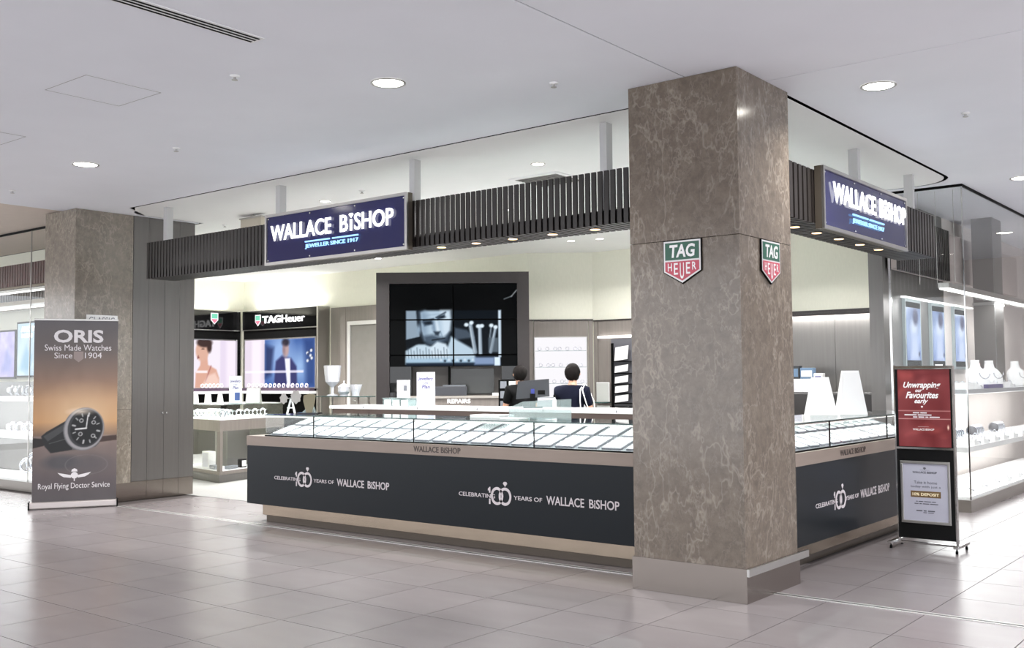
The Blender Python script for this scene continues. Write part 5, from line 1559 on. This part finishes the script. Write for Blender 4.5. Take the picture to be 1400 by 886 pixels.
# back display counter that the customer leans on
bc = thing('back_counter', 'lit glass counter in front of the customer by the back wall', 'counter', (-7.3, 11.4, 0))
box('body', -8.4, -5.4, 11.0, 11.7, 0.005, 0.93, M_WOOD, bc)
box('deck', -8.38, -5.42, 11.02, 11.68, 0.931, 0.94, M_TRAY, bc)
for a, b in ((-8.4, -7.4), (-7.4, -6.4), (-6.4, -5.4)):
    box('glass_pane', a + 0.002, b - 0.002, 11.0, 11.008, 0.941, 1.15, M_GLASS, bc)
    box('top_pane', a + 0.002, b - 0.002, 10.99, 11.71, 1.151, 1.16, M_GLASSG, bc)
area('back_counter_led', (-6.9, 11.3, 1.145), 2.8, 0.1, 8)
for k in range(8):
    x = -6.75 + k * 0.16
    b_ = MB().torus(0.035, 0.009, Fr((x, 11.2 + 0.05 * (k % 2), 0.985), RH, (0, 0, 1)), 12, 5)
    tag(b_.build('bangle', M_JEWEL, None, True), 'silver bangle standing in the lit counter before the customer', 'bangle', 'bangles in the back counter')

fd_ = FD(14.6)
ds = thing('brochure_case', 'narrow black brochure case left of the monitor', 'case', fd_.p(-0.08, 0, -0.1))
box('case_body', -0.20, 0.06, 0.005, 1.52, -0.20, 0.0, M_BLACKM, ds, fd_)
box('poster', -0.05, 0.045, 1.25, 1.50, 0.0005, 0.005, M_WHITEM, ds, fd_)
for zz in (1.12, 1.26, 1.40):
    box('brochure', -0.175, -0.085, zz, zz + 0.10, 0.0005, 0.012, M_TRAYRIM, ds, fd_)

# ================================================================== PEOPLE
def skin_mesh(chains, links=(), sub=1, rootv=0):
    """chains: list of vertex lists (x,y,z,r); link = (vertex index, vertex index)"""
    me = bpy.data.meshes.new('figure')
    vs, es, rs = [], [], []
    for ch in chains:
        st_ = len(vs)
        for i, v in enumerate(ch):
            vs.append(v[:3]); rs.append(v[3])
            if i:
                es.append((st_ + i - 1, st_ + i))
    es += list(links)
    me.from_pydata(vs, es, [])
    ob = bpy.data.objects.new('figure', me)
    COL.objects.link(ob)
    ob.modifiers.new('skin', 'SKIN')
    if not me.skin_vertices:
        bpy.context.view_layer.objects.active = ob
    bpy.context.view_layer.update()
    for i, sv in enumerate(me.skin_vertices[0].data):
        r = rs[i]
        sv.radius = r if isinstance(r, tuple) else (r, r)
        sv.use_root = (i == rootv)
    ob.modifiers['skin'].use_smooth_shade = True
    s_ = ob.modifiers.new('sub', 'SUBSURF'); s_.levels = sub; s_.render_levels = sub
    bpy.context.view_layer.update()
    ev = ob.evaluated_get(bpy.context.evaluated_depsgraph_get())
    out = bpy.data.meshes.new_from_object(ev)
    co = [tuple(v.co) for v in out.vertices]; fa = [tuple(p.vertices) for p in out.polygons]
    bpy.data.objects.remove(ob); bpy.data.meshes.remove(me); bpy.data.meshes.remove(out)
    return co, fa

def person(label, loc, rot, cloth, trouser, lean=0.0, hair_back=0.02, arms=((-0.22, 0.10, 1.10, -0.14, 0.30, 1.13), (0.23, 0.08, 1.10, 0.20, 0.34, 1.14))):
    """local axes: x right, y the way the person faces, z up"""
    t = thing('person', label, 'person', loc, rot)
    M = t.matrix_basis
    def put(name, cf, m):
        o = mesh(name, [M @ Vector(v) for v in cf[0]], cf[1], m, t, True)
        return o
    b = lean
    spine = [(0, 0, 0.93, (0.15, 0.10)), (0, 0.0, 1.08, (0.125, 0.085)), (0, b * 0.4, 1.24, (0.15, 0.095)), (0, b * 0.7, 1.36, (0.13, 0.085)), (0, b, 1.43, (0.062, 0.06)),
             (0, b + 0.01, 1.475, (0.05, 0.05)), (0, b + 0.025, 1.53, (0.062, 0.07)), (0, b + 0.03, 1.60, (0.074, 0.088)), (0, b + 0.02, 1.665, (0.045, 0.055))]
    ch = [spine]; lk = []
    n = len(spine)
    for i, sg in enumerate((-1, 1)):
        ex, ey, ez, wx, wy, wz = arms[i]
        arm = [(sg * 0.165, b * 0.7, 1.375, 0.052), (ex, ey, ez, 0.040), ((ex + wx) / 2, (ey + wy) / 2, (ez + wz) / 2, 0.036), (wx, wy, wz, 0.025), (wx, wy + 0.05, wz - 0.005, (0.034, 0.018)), (wx, wy + 0.09, wz - 0.012, (0.036, 0.014))]
        lk.append((3, n)); ch.append(arm); base = n + 5; n += len(arm)
        for k, (dx, L) in enumerate(((-0.030, 0.055), (-0.010, 0.070), (0.010, 0.066), (0.028, 0.050))):
            ch.append([(wx + dx, wy + 0.115, wz - 0.016, 0.0085), (wx + dx * 1.1, wy + 0.115 + L * 0.55, wz - 0.022, 0.008), (wx + dx * 1.1, wy + 0.115 + L, wz - 0.034, 0.007)])
            lk.append((base, n)); n += 3
        ch.append([(wx - sg * 0.045, wy + 0.055, wz - 0.012, 0.010), (wx - sg * 0.055, wy + 0.09, wz - 0.02, 0.0085)])
        lk.append((base - 1, n)); n += 2
    for sg in (-1, 1):
        ch.append([(sg * 0.09, 0, 0.86, 0.095), (sg * 0.10, 0.02, 0.48, 0.062), (sg * 0.10, 0.0, 0.30, 0.055), (sg * 0.10, -0.01, 0.09, 0.038), (sg * 0.105, 0.06, 0.045, 0.036), (sg * 0.11, 0.14, 0.03, 0.03)])
        lk.append((0, n)); n += 6
    put('body', skin_mesh(ch, lk, 1), M_SKIN)
    # clothing
    g = 1.13
    top = [[(0, 0, 0.84, (0.175, 0.13)), (0, 0.0, 0.95, (0.172, 0.12)), (0, 0.0, 1.08, (0.15, 0.105)), (0, b * 0.4, 1.24, (0.172, 0.112)), (0, b * 0.7, 1.375, (0.165, 0.115)), (0, b * 0.95, 1.44, (0.098, 0.085))]]
    lk = []; n = 6
    for i, sg in enumerate((-1, 1)):
        ex, ey, ez = arms[i][:3]
        top.append([(sg * 0.17, b * 0.7, 1.375, 0.082), (sg * 0.17 + (ex - sg * 0.17) * 0.4, b * 0.7 + (ey - b * 0.7) * 0.4, 1.375 + (ez - 1.375) * 0.4, 0.062), (sg * 0.17 + (ex - sg * 0.17) * 0.7, b * 0.7 + (ey - b * 0.7) * 0.7, 1.375 + (ez - 1.375) * 0.7, 0.058)])
        lk.append((4, n)); n += 3
    put('top', skin_mesh(top, lk, 2), cloth)
    tr_ = [[(0, 0, 0.95, (0.16, 0.115)), (0, 0, 0.86, (0.165, 0.12))]]; lk = []; n = 2
    for sg in (-1, 1):
        tr_.append([(sg * 0.092, 0, 0.78, 0.105), (sg * 0.10, 0.02, 0.48, 0.08), (sg * 0.10, 0.0, 0.28, 0.07), (sg * 0.10, -0.005, 0.10, 0.06)])
        lk.append((1, n)); n += 4
    put('trousers', skin_mesh(tr_, lk, 1), trouser)
    for sg in (-1, 1):
        put('shoe', skin_mesh([[(sg * 0.10, -0.04, 0.045, 0.042), (sg * 0.105, 0.06, 0.045, 0.042), (sg * 0.11, 0.16, 0.038, 0.034)]], (), 1), M_BLACKM)
    # head details
    hz, hy = 1.60, b + 0.03
    mb = MB()
    L = Fr((0, 0, 0), (1, 0, 0), (0, 1, 0))
    prof = []
    hv, hf = [], []
    nu, nv = 20, 12
    for j in range(nv + 1):
        ph = math.pi * j / nv
        for i in range(nu):
            th = 2 * math.pi * i / nu
            x, y, z = math.sin(ph) * math.cos(th), math.sin(ph) * math.sin(th), math.cos(ph)
            r = 1.0 + 0.035 * math.sin(4 * th + 3 * ph) + 0.02 * math.sin(9 * th)
            face = max(0, y) ** 1.5
            zz_ = z if z > -0.1 else (z * (0.95 if y < 0.25 else 0.35))
            hv.append((x * 0.098 * r, hy - hair_back + (y * 0.108 if y < 0 else y * 0.086) * r, hz + 0.012 + (zz_ * 0.105 if zz_ > 0 else zz_ * 0.125) * r))
    for j in range(nv):
        for i in range(nu):
            hf.append((j * nu + i, j * nu + (i + 1) % nu, (j + 1) * nu + (i + 1) % nu, (j + 1) * nu + i))
    put('hair', (hv, hf), M_HAIR)
    put('nose', skin_mesh([[(0, hy + 0.095, hz - 0.005, 0.008), (0, hy + 0.112, hz - 0.03, 0.012), (0, hy + 0.095, hz - 0.038, 0.010)]], (), 1), M_SKIN)
    for sg in (-1, 1):
        put('ear', skin_mesh([[(sg * 0.078, hy + 0.0, hz + 0.012, 0.012), (sg * 0.084, hy - 0.004, hz - 0.012, 0.014), (sg * 0.078, hy + 0.004, hz - 0.034, 0.010)]], (), 1), M_SKIN)
        e_ = MB().lathe([(0.002, -0.008), (0.010, -0.003), (0.010, 0.003), (0.002, 0.008)], 10, Fr((sg * 0.032, hy + 0.088, hz), (1, 0, 0), (0, 0, 1), (0, 1, 0)))
        put('eye', (e_.v, e_.f), M_BLACKM)
    put('mouth', skin_mesh([[(-0.022, hy + 0.086, hz - 0.062, 0.006), (0, hy + 0.092, hz - 0.063, 0.008), (0.022, hy + 0.086, hz - 0.062, 0.006)]], (), 1), mat('lip', (160, 92, 86), 0.5))
    return t
pp = tgt(780, 12.45)
person('customer in a navy top seen from behind, leaning on the back counter', (pp.x, pp.y, 0.004), YAW + math.radians(-22), M_NAVYC, M_BLACKC, lean=0.05)
pp2 = tgt(713, 13.9)
person('dark-haired assistant in black partly hidden by the monitor', (pp2.x, pp2.y, 0.004), YAW + math.radians(24), M_BLACKC, M_BLACKC, lean=0.06, hair_back=0.025)
# shoulder bag of the customer
hb = thing('shoulder_bag', 'dark shoulder bag with a white strap hanging from the customer\'s right shoulder', 'bag', (pp.x, pp.y, 0.9))
Mb = Matrix.Translation(Vector((pp.x, pp.y, 0))) @ Matrix.Rotation(YAW + math.radians(-22), 4, 'Z')
wp_ = [Mb @ Vector(v) for v in ((0.155, -0.085, 1.10), (0.15, -0.115, 1.25), (0.145, -0.09, 1.40), (0.14, 0.04, 1.465), (0.16, 0.15, 1.40), (0.20, 0.165, 1.25), (0.22, 0.10, 1.12))]
MB().tube(wp_, 0.007).build('strap', M_WHITE, hb, True)
wp_ = [Mb @ Vector(v) for v in ((0.27, -0.085, 1.10), (0.225, -0.12, 1.25), (0.175, -0.10, 1.40), (0.165, 0.04, 1.468), (0.18, 0.15, 1.40), (0.235, 0.17, 1.25), (0.27, 0.10, 1.12))]
MB().tube(wp_, 0.007).build('strap', M_WHITE, hb, True)
bagv = MB()
bagv.prism([(-0.19, 0.0), (0.19, 0.0), (0.16, 0.28), (-0.16, 0.28)], -0.06, 0.06, Fr(Mb @ Vector((0.29, 0.0, 0.83)), Mb.to_3x3() @ Vector((0, 1, 0)), (0, 0, 1)))
bagv.build('bag_body', mat('bag_black', (30, 30, 40), 0.5), hb)

# ================================================================== GLASS SHOWCASE ON THE RIGHT
gs_ = thing('glass_showcase', 'full-height corner glass showcase with jewellery shelves on the right', 'showcase', (-3.6, 14.5, 0))
GXF, GYF = -3.20, 12.21
Y2 = 18.4
box('plinth', -4.02, GXF, GYF, Y2, 0.0, 0.135, mat('showcase_plinth', (142, 137, 131), 0.3, 0.6), gs_)
box('deck', -4.02, GXF - 0.02, GYF + 0.02, Y2, 0.136, 0.17, M_WHITE, gs_)
box('shelf', -3.95, GXF - 0.03, GYF + 0.03, Y2, 0.665, 0.725, M_WHITE, gs_)
box('shelf', -3.95, GXF - 0.03, GYF + 0.03, Y2, 1.325, 1.375, mat('shelf_grey', (170, 172, 176), 0.3), gs_)
box('shelf_light', -3.90, GXF - 0.06, GYF + 0.06, Y2, 1.318, 1.3245, emat('shelf_led', (255, 255, 255), 1.6), gs_)
box('shelf_light', -3.90, GXF - 0.06, GYF + 0.06, Y2, 0.658, 0.6645, emat('shelf_led', (255, 255, 255), 1.6), gs_)
yj = [GYF + 0.012, 13.55, 14.92, 16.3, 17.7, Y2]
for a, b in zip(yj[:-1], yj[1:]):
    box('glass_pane', GXF - 0.010, GXF, a + 0.003, b - 0.003, 0.14, ZC - 0.03, M_GLASS, gs_)
box('glass_pane', -4.02, GXF - 0.012, GYF, GYF + 0.010, 0.14, ZC - 0.03, M_GLASS, gs_)
box('corner_post', GXF - 0.011, GXF + 0.002, GYF - 0.002, GYF + 0.011, 0.14, ZC - 0.03, M_CHROME, gs_)
box('side_post', -4.045, -4.021, GYF - 0.01, GYF + 0.02, 0.0, ZC - 0.001, M_CHROME, gs_)
box('head_channel', GXF - 0.016, GXF + 0.006, GYF - 0.006, Y2, ZC - 0.029, ZC - 0.001, M_BLACKM, gs_)
box('head_channel', -4.02, GXF - 0.017, GYF - 0.006, GYF + 0.016, ZC - 0.029, ZC - 0.001, M_BLACKM, gs_)
for k in range(3):
    MB().tube([(-3.78 + k * 0.2, GYF + 0.3, 2.62), (-3.78 + k * 0.2, GYF + 0.3, ZC - 0.002)], 0.003, 5).build('hanging_wire', M_ALU, gs_)
lbx = thing('linear_light', 'long suspended linear light inside the right glass showcase', 'light', (-3.5, 15, 2.55))
box('housing', -3.56, -3.44, GYF + 0.25, Y2 - 0.2, 2.56, 2.62, M_ALU, lbx)
box('diffuser', -3.55, -3.45, GYF + 0.26, Y2 - 0.21, 2.545, 2.5595, emat('tube_white', (255, 255, 255), 2.5), lbx)
area('showcase_light_1', (-3.5, 15.2, 2.53), 0.1, 5.5, 45)
area('showcase_light_2', (-3.55, 15.2, 1.31), 0.5, 5.5, 26)
area('showcase_light_3', (-3.55, 15.2, 0.65), 0.5, 5.5, 30)
structure(box('wall_showcase', -4.30, -4.13, 14.7, 20.5, 0, ZC - 0.001, mat('pale_taupe_wall', (196, 188, 184), 0.5, var=0.05, scale=2)))
structure(box('wall_end', -4.13, 6.0, 20.5, 20.6, 0, ZC - 0.001, mat('far_wall', (190, 182, 178), 0.6, var=0.05, scale=0.8)))
pl = thing('dark_pier', 'dark grey pier inside the glass showcase at the right edge', 'pier', (-3.6, 15.4, 0))
box('pier_core', -3.85, -3.58, 15.1, 15.6, 1.377, ZC - 0.002, mat('pier_grey', (84, 82, 80), 0.4), pl)
box('pier_cap', -3.86, -3.57, 15.09, 15.61, 2.50, 2.54, M_ALU, pl)
# bulkhead, with slats added for the slatted canopy reflected in the glass
bh = thing('reflected_slat_bulkhead', 'bulkhead in the right glass showcase, its slats added for a reflection in the glass', 'bulkhead', (-3.95, 15, 3))
box('beam', -4.10, -4.0, 12.35, Y2, 2.82, 3.46, mat('pinkish_panel', (170, 158, 154), 0.5, var=0.04), bh)
s0 = None
for k in range(26):
    y = 12.36 + k * 0.08
    if s0 is None:
        s0 = box('slat', -3.999, -3.955, y, y + 0.05, 2.80, 3.48, M_SLAT, bh)
    else:
        share(s0, bh, (0, k * 0.08, 0))
# three tall portrait screens
for k, (a, b) in enumerate(((12.94, 13.50), (14.01, 14.53), (15.05, 15.62))):
    f_ = F2(-4.128)
    t = thing('portrait_screen', ['tall blue portrait screen nearest the shop, behind the red poster stand', 'middle tall blue portrait screen in the right showcase', 'tall blue portrait screen nearest the glass corner post'][k], 'screen', (-4.11, (a + b) / 2, 1.9))
    box('housing', a - 0.03, b + 0.03, 1.62, 2.50, 0.0, 0.04, mat('pale_teal_housing', (150, 162, 164), 0.35), t, f_)
    box('bezel', a - 0.004, b + 0.004, 1.655, 2.46, 0.0401, 0.0408, M_BLACKM, t, f_)
    c_ = Canvas(b - a, 0.66, 24, 40, (150, 168, 206))
    c_.vgrad([(0, (128, 146, 190)), (0.6, (164, 180, 214)), (1, (120, 138, 176))])
    c_.noise(12, 6)
    c_.ell(0.30, 0.42, 0.13, 0.10, (196, 206, 226), 0.05); c_.ell(0.36, 0.55, 0.10, 0.10, (80, 84, 110), 0.04)
    c_.poly([(0.15, 0), (0.2, 0.3), (0.4, 0.3), (0.48, 0)], (182, 194, 222), 0.05)
    c_.ell(0.48, 0.08, 0.03, 0.03, (70, 76, 100), 0.01)
    c_.build('screen_image', f_, M_SCREEN, t, a, 1.73, 0.041)
    box('top_light', a - 0.06, b + 0.36, 2.505, 2.525, 0.0, 0.05, emat('shelf_led', (255, 255, 255), 1.6), t, f_)
# necklace busts
def bust(label, x, y, z, rot, h=0.30):
    t = thing('necklace_bust', label, 'bust', (x, y, z), rot)
    R3 = Matrix.Rotation(rot, 3, 'Z')
    rows_ = [(0.00, 0.10, 0.05, 0.02), (0.10, 0.12, 0.05, 0.0), (0.45, 0.13, 0.05, -0.03), (0.62, 0.10, 0.045, -0.045), (0.74, 0.055, 0.035, -0.05), (0.92, 0.045, 0.032, -0.055), (1.0, 0.045, 0.03, -0.055)]
    vs, fs_ = [], []
    nseg = 14
    for f, wx, wy, oy in rows_:
        for i in range(nseg):
            a = 2 * math.pi * i / nseg
            vs.append(Vector((x, y, z)) + R3 @ Vector((1.25 * wx * math.cos(a) * h / 0.3, (wy * math.sin(a) - oy) * h / 0.3, f * h)))
    for j in range(len(rows_) - 1):
        for i in range(nseg):
            fs_.append((j * nseg + i, j * nseg + (i + 1) % nseg, (j + 1) * nseg + (i + 1) % nseg, (j + 1) * nseg + i))
    fs_.append(tuple(range(nseg))); fs_.append(tuple((len(rows_) - 1) * nseg + i for i in range(nseg)))
    mesh('bust_form', vs, fs_, M_WHITEM, t, True)
    nk = [Vector((x, y, z)) + R3 @ Vector((0.075 * math.cos(a) * h / 0.3, (-0.075) * h / 0.3, h * (0.55 + 0.22 * math.sin(a)))) for a in [math.pi + math.pi * k / 8 for k in range(9)]]
    MB().tube(nk, 0.006, 5).build('necklace', M_JEWEL, t, True)
    return t
for lab, x, y, h in (('white necklace bust on the top shelf nearest the glass corner', -3.45, 13.70, 0.35), ('second white necklace bust on the top shelf', -3.45, 14.38, 0.35),
                     ('white necklace bust at the right edge of the top shelf', -3.40, 15.55, 0.35), ('white necklace bust behind the corner post in front of the screens', -3.82, 13.45, 0.30)):
    bust(lab, x, y, 1.376, math.pi / 2 - 0.5, h)
def ring_pillow(label, x, y, z, rot, group):
    t = thing('jewellery_ramp', label, 'display', (x, y, z), rot, group)
    R3 = Matrix.Rotation(rot, 3, 'Z')
    lo = Fr(Vector((x, y, z)), R3 @ Vector((0, 1, 0)), (0, 0, 1)); lo.z = R3 @ Vector((1, 0, 0))
    MB().prism([(-0.12, 0), (0.12, 0), (0.12, 0.07), (-0.12, 0.02)], -0.15, 0.15, lo).build('ramp', M_WHITEM, t)
    mb = MB()
    for i in range(4):
        mb.torus(0.022, 0.005, Fr(lo.p(0, 0.065, -0.11 + i * 0.073), lo.z, (0, 0, 1)), 10, 5)
    stuff(mb.build('rings', M_JEWEL, t))
    lip = MB().box(-0.135, -0.121, 0, 0.035, -0.15, 0.15, lo)
    lip.build('front_lip', M_TRAYRIM, t)
    return t
rp = ring_pillow('white jewellery ramp with rings on the top shelf of the right showcase', -3.46, 13.12, 1.376, math.pi, 'ramps on the top shelf')
for y in (14.05, 14.78, 16.1):
    dup(rp, (-3.46, y, 1.376))
rp2 = ring_pillow('white jewellery ramp with rings on the middle shelf of the right showcase', -3.40, 12.75, 0.726, math.pi, 'ramps on the middle shelf')
for y in (13.15, 13.65, 14.1, 14.6, 15.1, 15.6):
    dup(rp2, (-3.40, y, 0.726))
rp3 = ring_pillow('white jewellery ramp with rings on the bottom deck of the right showcase', -3.45, 12.6, 0.171, math.pi, 'ramps on the bottom deck')
for y in (13.2, 13.8, 14.4, 15.0, 15.6):
    dup(rp3, (-3.45, y, 0.171))
def bangle_rack(label, x, y, z):
    t = thing('bangle_rack', label, 'display', (x, y, z))
    box('foot', x - 0.06, x + 0.06, y - 0.20, y + 0.20, z, z + 0.02, M_TRAYRIM, t)
    MB().tube([(x, y - 0.19, z + 0.10), (x, y + 0.19, z + 0.10)], 0.05, 12).build('roll', mat('roll_grey', (96, 98, 104), 0.5), t, True)
    for k in range(5):
        MB().torus(0.066, 0.010, Fr((x, y - 0.15 + k * 0.075, z + 0.088), (1, 0, 0), (0, 0, 1)), 16, 6).build('bangle', M_JEWEL, t, True)
for lab, y in (('grey roll of silver bangles at the near end of the middle shelf', 13.33), ('second grey roll of silver bangles on the middle shelf', 14.25), ('third grey roll of bangles at the right edge of the middle shelf', 15.35)):
    bangle_rack(lab, -3.66, y, 0.726)
vb = thing('violet_tray', 'low violet velvet tray under the first bust on the top shelf', 'tray', (-3.3, 13.65, 1.376))
box('tray_body', -3.30, -3.245, 13.28, 14.0, 1.376, 1.425, mat('violet_velvet', (86, 78, 130), 0.7), vb, bevel=0.004)
box('tray_lining', -3.295, -3.25, 13.30, 13.98, 1.4255, 1.43, M_TRAY, vb)
tg = thing('red_tag_stand', 'small pink-red tag stand between the busts on the top shelf', 'tag', (-3.75, 14.9, 1.376))
box('tag', -3.76, -3.75, 14.78, 14.96, 1.46, 1.70, mat('pink_tag', (214, 110, 116), 0.5), tg)
box('tag_foot', -3.79, -3.72, 14.82, 14.92, 1.376, 1.4595, M_WHITE, tg)

# ================================================================== GLASS SHOWCASE ON THE FAR LEFT
structure(box('wall_partition', -26, -12.96, 8.30, 8.42, 0, ZC + 0.01, M_CREAM))
gl_ = thing('glass_showcase', 'glass-fronted showcase of the neighbouring shop left of the banner', 'showcase', (-15, 7.4, 0))
LX0, LX1, LY = -19.0, -12.96, 7.02
box('plinth', LX0, LX1, LY + 0.02, 7.75, 0.0, 0.135, mat('showcase_plinth', (142, 137, 131), 0.3, 0.6), gl_)
box('deck', LX0, LX1, LY + 0.03, 7.72, 0.136, 0.165, M_WHITE, gl_)
box('shelf', LX0, LX1, LY + 0.05, 7.70, 0.735, 0.785, M_WHITE, gl_)
box('shelf', LX0, LX1, LY + 0.05, 7.70, 1.275, 1.325, M_WHITE, gl_)
box('shelf_light', LX0 + 0.05, LX1 - 0.05, LY + 0.10, 7.65, 1.268, 1.2745, emat('shelf_led', (255, 255, 255), 1.6), gl_)
box('shelf_light', LX0 + 0.05, LX1 - 0.05, LY + 0.10, 7.65, 0.728, 0.7345, emat('shelf_led', (255, 255, 255), 1.6), gl_)
xj = [LX0, -17.2, -15.76, -14.33, LX1]
for a, b in zip(xj[:-1], xj[1:]):
    box('glass_pane', a + 0.003, b - 0.003, LY, LY + 0.010, 0.14, ZC - 0.03, M_GLASS, gl_)
for x in xj[1:-1]:
    box('pane_joint', x - 0.006, x + 0.006, LY - 0.002, LY + 0.012, 0.14, ZC - 0.03, M_ALU, gl_)
box('head_channel', LX0, LX1, LY - 0.006, LY + 0.016, ZC - 0.03, ZC - 0.001, M_BLACKM, gl_)
box('back_panel', LX0, LX1, 7.76, 7.80, 0.0, 1.55, M_PANEL, gl_)
area('left_case_light_1', (-15.2, 7.4, 1.26), 3.5, 0.4, 24)
area('left_case_light_2', (-15.2, 7.4, 0.72), 3.5, 0.4, 24)
area('left_case_light_3', (-15.2, 7.45, 2.62), 3.5, 0.1, 22)
rf = thing('red_slat_bulkhead', 'dark red slatted bulkhead seen through the far left glass', 'bulkhead', (-15.5, 7.95, 3.1))
box('beam', LX0, -12.97, 7.96, 8.05, 2.72, 3.42, mat('tan_panel', (150, 138, 118), 0.6), rf)
s0 = None
for k in range(46):
    x = -17.4 + k * 0.085
    if s0 is None:
        s0 = box('slat', x, x + 0.06, 7.90, 7.955, 3.10, 3.45, M_RED, rf)
        s1 = box('lower_slat', x, x + 0.04, 7.93, 7.955, 2.86, 3.06, M_SLAT, rf)
    else:
        share(s0, rf, (k * 0.085, 0, 0)); share(s1, rf, (k * 0.085, 0, 0))
for lab, z, y in (('upper linear light tube behind the far left glass', 2.93, 7.6), ('lower linear light tube behind the far left glass', 2.66, 7.45)):
    t = thing('linear_light', lab, 'light', (-15.2, y, z))
    box('housing', -17.5, -13.1, y - 0.04, y + 0.04, z + 0.012, z + 0.05, M_ALU, t)
    box('diffuser', -17.45, -13.15, y - 0.035, y + 0.035, z, z + 0.0115, emat('tube_white', (255, 255, 255), 2.5), t)
for k, (a, b, z0, z1) in enumerate(((-17.99, -17.37, 1.60, 2.43), (-17.32, -16.64, 1.62, 2.55), (-16.57, -15.97, 1.60, 2.43))):
    f_ = F1(8.298)
    t = thing('poster_screen', ['violet poster screen at the left edge behind the far glass', 'pale lettered poster screen behind the far left glass', 'violet poster screen beside the banner edge behind the far glass'][k], 'poster', ((a + b) / 2, 8.0, z0))
    box('housing', a, b, z0, z1, 0.0, 0.03, M_BLACKM, t, f_)
    c_ = Canvas(b - a - 0.06, z1 - z0 - 0.06, 22, 34, (176, 168, 214) if k != 1 else (178, 200, 216))
    c_.noise(14, 7)
    c_.poly([(0.1, 0.1), (0.3, 0.5), (0.5, 0.3), (0.4, 0.05)], (120, 130, 190) if k != 1 else (110, 160, 190), 0.06, 0.7)
    c_.build('screen_image', f_, M_SCREEN, t, a + 0.03, z0 + 0.03, 0.032)
    if k == 1:
        text('lettering', 'ANO V', f_, a + 0.16, b - 0.06, z1 - 0.17, z1 - 0.08, M_LETTER, t, 0.034, 0.004, 0.03)
        text('lettering', 'NEVE', f_, a + 0.18, b - 0.14, z1 - 0.27, z1 - 0.20, M_LETTER, t, 0.034, 0.004, 0.03)
w1 = watch_stand('silver watch on the upper shelf of the far left showcase', 'watches on the upper left shelf', (-15.2, 7.22, 1.326), 0.2, 1.5)
w2 = watch_stand('silver watch on the middle shelf of the far left showcase', 'watches on the middle left shelf', (-15.2, 7.22, 0.786), 0.2, 1.5)
for k in range(1, 14):
    yy = 7.20 + 0.20 * (k % 2)
    dup(w1, (-15.2 + k * 0.125, yy, 1.326 + (0.0)), 0.3 * math.sin(k))
    dup(w2, (-15.2 + k * 0.125, yy, 0.786), 0.3 * math.cos(k))
def hoop(label, x, y, s):
    t = thing('silver_hoop', label, 'ornament', (x, y, 0.166))
    MB().torus(0.11 * s, 0.028 * s, Fr((x, y, 0.166 + 0.155 * s), RH, (0, 0, 1)), 24, 8, sx=0.8).build('hoop', M_JEWEL, t, True)
    box('foot', x - 0.07, x + 0.07, y - 0.05, y + 0.05, 0.166, 0.19, M_WHITE, t, bevel=0.004)
hoop('large silver hoop ornament on the bottom deck of the far left showcase', -14.72, 7.32, 1.25)
hoop('silver hoop ornament next to the banner on the bottom deck', -14.42, 7.30, 1.25)
hoop('silver hoop ornament at the left edge on the bottom deck', -15.05, 7.35, 0.9)
for lab, x, z in (('white display cube at the back of the middle left shelf', -14.40, 0.786), ('white display cube at the back of the upper left shelf', -14.62, 1.326)):
    low_box('display_cube', lab, 'cube', (x, 7.60, z), 0.20, 0.10, 0.20, M_WHITE, pale, 0.0)
